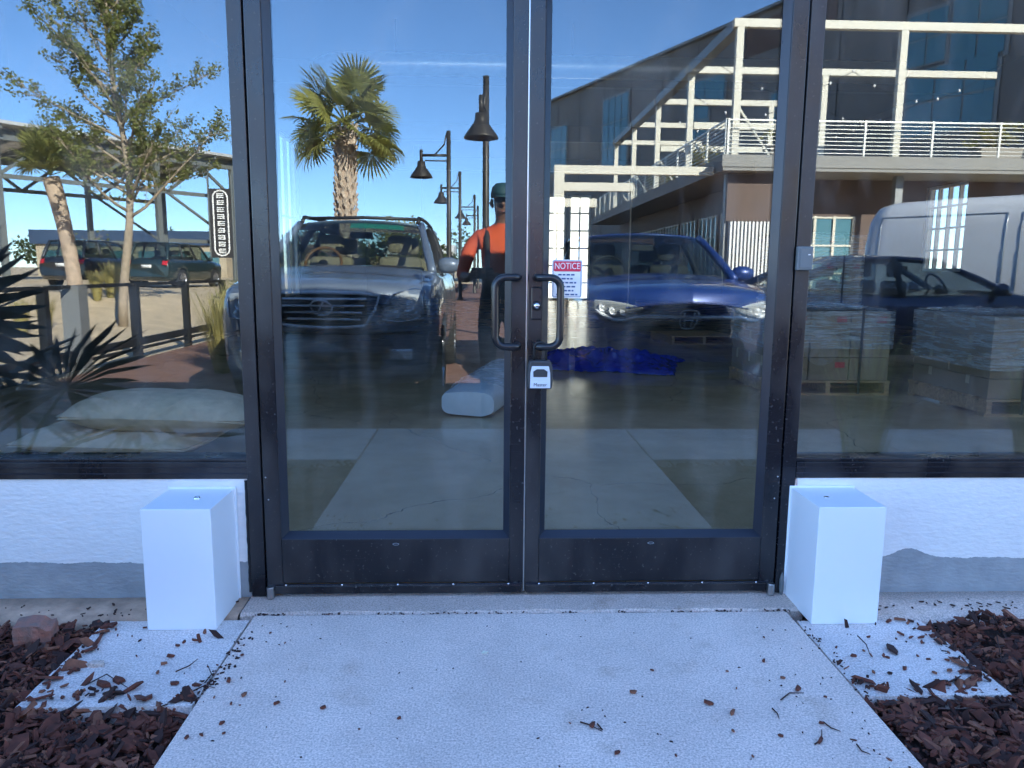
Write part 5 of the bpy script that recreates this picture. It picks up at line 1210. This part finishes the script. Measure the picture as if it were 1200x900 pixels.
# ------------------------------------------------------------------ railing, lamps, pavilion, buildings beyond the lot
mat('rail_black', (.015, .015, .016), .5, .3); mat('lamp_bronze', (.045, .038, .032), .45, .5); mat('pav_steel', (.16, .17, .165), .55, .4); mat('pav_roof', (.55, .55, .55), .5, .4); mat('banner', (.022, .020, .022), .7)
mat('tower_clad', (.17, .15, .14), .55, .1, var=.12, scale=.6); mat('tower_glass', (.06, .16, .19), .08, .0, spec=1.); mat('brown_clad', (.12, .075, .06), .7, var=.15, scale=1.5); mat('white_steel', (.60, .55, .46), .55, var=.05, scale=2); mat('grey_steel', (.22, .22, .22), .5, .3)
mat('slab_edge', (.27, .255, .235), .8, var=.1, scale=2); mat('corrugated', (.62, .60, .58), .45, .4); mat('rail_white', (.5, .48, .44), .4, .3); mat('planter', (.30, .26, .22), .8); mat('tan_wall', (.42, .34, .24), .85, var=.2, scale=1); mat('blue_roof', (.03, .055, .11), .5)
rl = thing('railing', 'low black steel railing between the lot and the sandy rise', 'railing', (-4.85, -7.8, -.1))
for Y, w in ((4.0, .09), (5.62, .09), (6.25, .20), (7.75, .10), (9.5, .09), (11.2, .09)):
    MB().box(-4.85-w/2, -4.85+w/2, -Y-w/2, -Y+w/2, -.1, .94).build('post', 'rail_black' if w < .2 else 'grey_steel', rl, world=True)  # grey on the wide post stands in for its lit face
for z0, z1 in ((.90, .945), (.10, .20), (.04, .075)):
    for a, b in ((4.0, 5.62), (5.62, 6.25), (6.25, 7.75), (7.75, 9.5), (9.5, 11.2)): MB().box(-4.87, -4.83, -b+.06, -a-.06, z0, z1).build('rail', 'rail_black', rl, world=True)
def lamp(px, Y, ytop, arm_dir, label):
    p = refl(px, 300, Y); top = refl(px, ytop, Y).z; t = thing('street_lamp', label, 'street lamp', (p.x, -Y, -.1), 0, 'street lamps along the street'); h = top+.1
    MB().lathe([(.12, 0), (.12, .12), (.075, .2), (.062, h*.5), (.055, h), (.0, h+.02)], (0, 0, 0), 12, cap=False).build('pole', 'lamp_bronze', t, smooth=True)
    d = Vector(arm_dir).normalized(); za = h-.62
    MB().tube([Vector((0, 0, za)), d*.72+Vector((0, 0, za))], .035, 8).tube([Vector((0, 0, za-.14)), d*.62+Vector((0, 0, za-.14))], .02, 6).tube([d*.05+Vector((0, 0, h-.05)), d*.12+Vector((0, 0, h-.35)), d*.35+Vector((0, 0, za+.03))], .02, 6).build('arm', 'lamp_bronze', t, smooth=True)
    MB().lathe([(.0, .28), (.10, .26), (.11, .14), (.13, .10), (.29, -.12), (.30, -.16), (.27, -.15), (.10, .06), (.0, .07)], d*.72+Vector((0, 0, za-.42)), 20, cap=False).build('lamp_shade', 'lamp_bronze', t, smooth=True)
    MB().tube([d*.72+Vector((0, 0, za+.14)), d*.72+Vector((0, 0, za-.16))], .04, 8).build('stem', 'lamp_bronze', t, smooth=True)
lamp(569, 11.6, 88, (-.12, 1, 0), 'bronze street lamp rising behind the person with the phone')
lamp(526, 18.0, 153, (-1, 0, 0), 'bronze street lamp second along the street from the person')
lamp(539, 27.5, 201, (-1, 0, 0), 'bronze street lamp third along the street from the person')
lamp(556, 37.0, 228, (-1, 0, 0), 'bronze street lamp fourth along the street from the person')
lamp(560, 46.0, 241, (-1, 0, 0), 'bronze street lamp fifth along the street from the person')
# steel pavilion
A = Vector((-22.2, -33.4, 0)); B = Vector((-15.0, -43.6, 0)); d = (B-A).normalized(); q = Vector((d.y, -d.x, 0))   # q points away to the far side
if q.x > 0: q = -q
pvn = thing('steel_pavilion', 'open steel pavilion with thin sloping roof and braced posts', 'pavilion', (A.x, A.y, .3)); Lp = (B-A).length; D = 7.0
def pp(u, v, z): return A+d*(Lp*u)+q*(D*v)+Vector((0, 0, z))
for u in (0, .62, 1.0):
    for v in (0, 1): MB().beam(pp(u, v, .3), pp(u, v, 6.9), .26, .26, up=d).build('post', 'pav_steel', pvn, world=True)
MB().add([pp(-.04, -.12, 7.55), pp(1.08, -.12, 7.55), pp(1.08, 1.1, 7.1), pp(-.04, 1.1, 7.1), pp(-.04, -.12, 7.40), pp(1.08, -.12, 7.40), pp(1.08, 1.1, 6.95), pp(-.04, 1.1, 6.95)], [(0,1,2,3), (7,6,5,4), (0,4,5,1), (1,5,6,2), (2,6,7,3), (3,7,4,0)]).build('roof', 'pav_roof', pvn, world=True, fix=True)
for v in (0, 1):
    MB().beam(pp(-.03, v, 7.05-.3*v), pp(1.06, v, 7.05-.3*v), .25, .5).build('edge_beam', 'pav_steel', pvn, world=True)
    MB().beam(pp(0, v, 5.2), pp(1, v, 5.2), .14, .2).build('tie', 'pav_steel', pvn, world=True)
    for k in range(6): MB().beam(pp(k/6, v, 6.8 if k % 2 else 5.2), pp((k+1)/6, v, 5.2 if k % 2 else 6.8), .14, .14).build('brace', 'pav_steel', pvn, world=True)
    MB().beam(pp(.66, v, 5.2), pp(1, v, 2.6), .12, .12).build('brace', 'pav_steel', pvn, world=True); MB().beam(pp(.66, v, 2.6), pp(1, v, 2.6), .12, .2).build('tie', 'pav_steel', pvn, world=True)
for k in range(9): MB().beam(pp(k/8, -.1, 7.3), pp(k/8, 1.05, 6.88), .12, .22).build('purlin', 'pav_steel', pvn, world=True)
bs = refl(261, 300, 41.5); zt = refl(261, 221, 41.5).z; zb_ = refl(261, 302, 41.5).z
bn = thing('vertical_sign', 'tall dark vertical sign with rounded white outline and stacked lettering', 'sign', (bs.x, -41.5, zb_))
MB().box(bs.x-.62, bs.x+.62, -41.55, -41.45, zb_, zt).build('panel', 'banner', bn, world=True)
ol = [(x*1.0, z) for x, z in rrect(.80, (zt-zb_)*.94, .38, 8)]; zc = (zt+zb_)/2
MB().tube([(bs.x+x, -41.43, zc+z) for x, z in ol+ol[:1]], .045, 6).build('outline', 'sign_white', bn, world=True)
rnd = random.Random(2); nL = 9
for k in range(nL):                     # marks too small to read
    z = zc+(zt-zb_)*.40*(1-2*k/(nL-1)); mb = MB()
    for j in range(3): mb.box(bs.x-.2, bs.x+.2, -41.445, -41.42, z-.13+.1*j, z-.13+.1*j+.05)
    x = rnd.choice((-.17, .12)); mb.box(bs.x+x, bs.x+x+.06, -41.44, -41.415, z-.14, z+.13); mb.build('letter_mark', 'sign_white', bn, world=True)
MB().box(bs.x-.7, bs.x-.62, -41.56, -41.44, -.1, zt+.8).build('post', 'pav_steel', bn, world=True); MB().box(bs.x+.62, bs.x+.7, -41.56, -41.44, -.1, zt+.8).build('post', 'pav_steel', bn, world=True)
# far low buildings
def low_building(x0, x1, Y, h, wallm, roofm, label, nwin):
    t = thing('low_building', label, 'building', ((x0+x1)/2, -Y-4, -.1)); MB().box(x0, x1, -Y-8, -Y, -.1, h*.72).build('wall', wallm, t, world=True)
    MB().box(x0-.3, x1+.3, -Y-8.3, -Y+.3, h*.722, h).build('roof', roofm, t, world=True)
    for k in range(nwin):
        x = x0+(x1-x0)*(k+.5)/nwin; w = MB().box(x-.7, x+.7, -Y, -Y+.06, .9, h*.6).build('window', 'tower_glass', t, world=True); MB().box(x-.75, x+.75, -Y+.0605, -Y+.09, .8, .9).build('sill', 'white_steel', w).location = -Vector(t.location)
low_building(-36, -21, 60, 4.0, 'tan_wall', 'blue_roof', 'low tan building with dark blue roof beyond the far car park', 6)
low_building(-19.5, -12, 70, 3.3, 'tan_wall', 'brown_clad', 'low tan building with brown roof far down the lot', 3)
low_building(-10, -3.5, 75, 3.6, 'slab_edge', 'pav_roof', 'low pale building at the far end of the street', 3)

# terrace building with white steel frames ------------------------------
X0, Y0, ZS = 7.55, 21.6, 4.7
tb = thing('terrace_building', 'brown building with railed roof terrace and white steel frames', 'building', (14, -30, -.1))
def tbx(nm, m_, *a, **k): return MB().box(*a).build(nm, m_, tb, world=True, **k)
tbx('wall', 'brown_clad', 9.0, 24, -49, -23.2, -.1, ZS-.451)
tbx('terrace_slab', 'slab_edge', X0-.35, 25, -50, -Y0+.5, ZS-.45, ZS)
tbx('slab_fascia', 'slab_edge', X0-.40, 25, -Y0+.501, -Y0+.54, ZS-.34, ZS+.02)
# ribbed steel panel and corner posts under the slab
rb = MB()
for k in range(12): rb.box(X0+.15+.12*k, X0+.21+.12*k, -21.75, -21.68, -.1, 2.75)
rb.box(X0+.12, X0+1.56, -21.82, -21.751, -.1, 2.75); rb.build('ribbed_panel', 'corrugated', tb, world=True)
tbx('fascia_panel', 'brown_clad', X0, X0+1.6, -21.85, -21.70, 2.76, ZS-.452)
for x in (X0+.12, 13.2, 19): tbx('post', 'grey_steel', x-.12, x+.12, -22.1, -21.86, -.1, ZS-.452)
def tb_window(plane, a0, a1, z0, z1, na, nz):
    w = MB(); g_ = MB()
    def bx(mb, a, b, za, zb, o0, o1):
        if plane == 'front': mb.box(a, b, -23.2+o0, -23.2+o1, za, zb)
        else: mb.box(9.0-o1, 9.0-o0, -b, -a, za, zb)
    bx(g_, a0, a1, z0, z1, .004, .03)
    for i in range(na+1): u = lerp(a0, a1, i/na); bx(w, u-.045, u+.045, z0-.05, z1+.05, .031, .09)
    for j in range(nz+1): z = lerp(z0, z1, j/nz); bx(w, a0+.046, a1-.046, z-.03, z+.03, .031, .08)
    o = w.build('window', 'white_steel', tb, world=True); g_.build('pane', 'tower_glass', o).location = -Vector(tb.location)
for k in range(8): tb_window('side', 24.2+3.0*k, 26.6+3.0*k, .9, 3.3, 4, 3)
tb_window('front', 15.0, 17.2, .2, 3.4, 4, 4); tb_window('front', 18.4, 20.6, .2, 3.4, 4, 4); tb_window('front', 10.4, 12.4, .2, 3.0, 3, 3)
# railings
def railing(p0, p1, n):
    for i in range(n+1):
        p = Vector(p0).lerp(Vector(p1), i/n); MB().box(p.x-.03, p.x+.03, p.y-.03, p.y+.03, ZS, ZS+1.12).build('rail_post', 'rail_white', tb, world=True)
    for k in range(9): MB().beam(Vector(p0)+Vector((0, 0, ZS+.12+.12*k)), Vector(p1)+Vector((0, 0, ZS+.12+.12*k)), .022 if k < 8 else .05, .022 if k < 8 else .05).build('rail_bar', 'rail_white', tb, world=True)
railing((X0-.2, -Y0+.35, 0), (24.5, -Y0+.35, 0), 8); railing((X0-.25, -Y0+.3, 0), (X0-.25, -49, 0), 14)
# white frames, one behind another
ZT = 8.7
for k in range(5):
    y = -(Y0+.1+5.5*k); xe = (24, 19.5, 14.2, 13.2, 12.8)[k]
    for x in (X0+.15, 12.85): MB().box(x-.11, x+.11, y-.10, y+.10, ZS, ZT-.111).build('frame_column', 'white_steel', tb, world=True)
    MB().box(X0-.06, xe, y-.11, y+.11, ZT-.11, ZT+.13).build('frame_beam', 'white_steel', tb, world=True)
    if k < 4: MB().box(X0-.03, X0+.33, y-5.38, y-.111, ZT-.16, ZT+.16).build('tie_beam', 'grey_steel', tb, world=True)  # grey here paints in the shaded side of the long beam
    MB().beam((X0+.16, y+.05, ZS+1.6), (X0+1.3, y+.05, ZS+.03), .06, .06).build('stay', 'white_steel', tb, world=True)
    if k in (1, 2): MB().box(X0+.301, 12.69, y-.1, y+.1, ZT-2.15, ZT-1.9).build('frame_beam', 'white_steel', tb, world=True)
# strings of bulbs under the frames
for k in range(3):
    y = -(Y0+2.6+4*k); w = []
    for i in range(13): u = i/12; w.append(Vector((lerp(X0+.2, 18, u), y-1.5*u, ZT-.5-.9*math.sin(math.pi*((u*2) % 1)))))
    bl = MB().tube(w, .012, 4).build('light_string', 'rail_black', tb, world=True)
    for p in w[1:-1]: MB().lathe([(.0, .07), (.03, .05), (.05, 0), (.0, -.06)], p, 8, cap=False).build('bulb', 'sign_white', bl, smooth=True).location = -Vector(tb.location)
# planters on the terrace
for k, (x, y, lab) in enumerate([(16.4, -Y0-.5, 'yellowish shrub planter on the terrace behind the front railing'), (9.6, -Y0-.6, 'yellowish shrub planter on the terrace beside the corner frame column'), (8.3, -27.5, 'yellowish shrub planter on the terrace by the second white frame'), (8.3, -34, 'yellowish shrub planter on the terrace by the third white frame')]):
    t = bush((x, y, ZS+.42), .75, .42, 420, lab, 'bush_yellow', 'terrace planters', 'planter', .05, 'planter', 50+k)
    MB().prism([(-.7, -.35), (.7, -.35), (.7, .35), (-.7, .35)], lambda a, b: (a*.9, b*.9, -.415), lambda a, b: (a, b, .02)).build('tub', 'planter', t, fix=True)
# dark tower behind, set at an angle
tw_ = thing('grey_tower', 'tall dark grey clad building with teal window bands set at an angle', 'building', (15, -50, -.1))
TA, TB_ = Vector((26.0, -20.3, 0)), Vector((4.9, -71.2, 0)); td = (TB_-TA).normalized(); tn = Vector((td.y, -td.x, 0)); Lt = (TB_-TA).length
if tn.x > 0: tn = -tn
HT = 16.2
def tq(u, o_, z): return TA+td*u+tn*o_+Vector((0, 0, z))
def tbox(nm, m_, u0, u1, o0, o1, z0, z1, par=None):
    mb = MB().add([tq(u0, o0, z0), tq(u1, o0, z0), tq(u1, o1, z0), tq(u0, o1, z0), tq(u0, o0, z1), tq(u1, o0, z1), tq(u1, o1, z1), tq(u0, o1, z1)], [(0,3,2,1), (4,5,6,7), (0,1,5,4), (1,2,6,5), (2,3,7,6), (3,0,4,7)])
    o = mb.build(nm, m_, par or tw_, fix=True, world=True); return o
tbox('wall', 'tower_clad', 0, Lt, -14, 0, -.1, HT)
tbox('roof_edge', 'grey_steel', -.3, Lt+.3, -14, .35, HT+.001, HT+.16)
def tow_hit(px, py):                      # where a pixel's mirrored ray meets the tower wall
    d_ = ray(px, py); dd = Vector((d_.x, -d_.y, d_.z)); o_ = Vector((CAM.x, -CAM.y, CAM.z)); o_ = Vector((CAM.x, CAM.y*-1, CAM.z))
    k = (TA-o_).dot(tn)/dd.dot(tn); p = o_+dd*k; return (p-TA).dot(td), p.z
def tower_window(pxa, pya, pxb, pyb, nu, nz):
    ua, za = tow_hit(pxa, pya); ub, zb = tow_hit(pxb, pyb); u0, u1 = sorted((ua, ub)); z0, z1 = sorted((za, zb)); u0 = max(.3, u0); u1 = min(Lt-.3, u1); z1 = min(z1, HT-.3); z0 = max(z0, .3)
    if u1-u0 < .3 or z1-z0 < .3: return
    f_ = tbox('window', 'grey_steel', u0-.15, u1+.15, .002, .05, z0-.15, z1+.15)
    for i in range(nu):
        for j in range(nz): a, b = lerp(u0, u1, i/nu), lerp(u0, u1, (i+1)/nu); c, e = lerp(z0, z1, j/nz), lerp(z0, z1, (j+1)/nz); tbox('pane', 'tower_glass', a+.05, b-.05, .051, .08, c+.05, e-.05, f_)
for w in ((708, 118, 735, 198, 4, 3), (647, 152, 664, 200, 3, 2), (806, 100, 850, 118, 2, 1), (806, 125, 830, 160, 2, 2), (1066, 86, 1165, 146, 3, 2), (1068, 20, 1110, 70, 2, 2), (1120, 0, 1180, 60, 2, 2), (905, 110, 935, 150, 2, 2)): tower_window(*w)
for k in range(1, 14): tbox('panel_seam', 'dark', Lt*k/14-.03, Lt*k/14+.03, .0005, .012, .2, HT-.2)
tbox('soffit_band', 'brown_clad', 20, 27, .0015, .03, HT-2.2, HT-.4)
# white portal frame reaching out from the terrace corner across the street
fc = refl(655, 220, 22.0); zt_ = [refl(700, y, 22.0).z for y in (199, 219, 238)]
ff = thing('white_frame', 'white steel portal frame reaching from the terrace corner across the street', 'steel frame', (fc.x, -22.0, -.1))
MB().box(fc.x-.16, fc.x+.16, -22.15, -21.85, -.1, zt_[0]+.13).build('frame_column', 'white_steel', ff, world=True)
for z, px_ in zip(zt_, (836, 742, 700)): MB().box(fc.x+.161, refl(px_, 210, 22.0).x, -22.12, -21.88, z-.13, z+.13).build('frame_beam', 'white_steel', ff, world=True)
# yard wall behind the shop, seen through the back windows
yw = thing('yard_wall', 'sunlit tan yard wall behind the shop', 'wall', (4, 44, -.1)); MB().box(-12, 20, 44, 44.3, -.1, 2.6).build('wall', 'tan_wall', yw, world=True); MB().box(-12.1, 20.1, 43.9, 44.4, 2.601, 2.75).build('coping', 'slab_edge', yw, world=True)
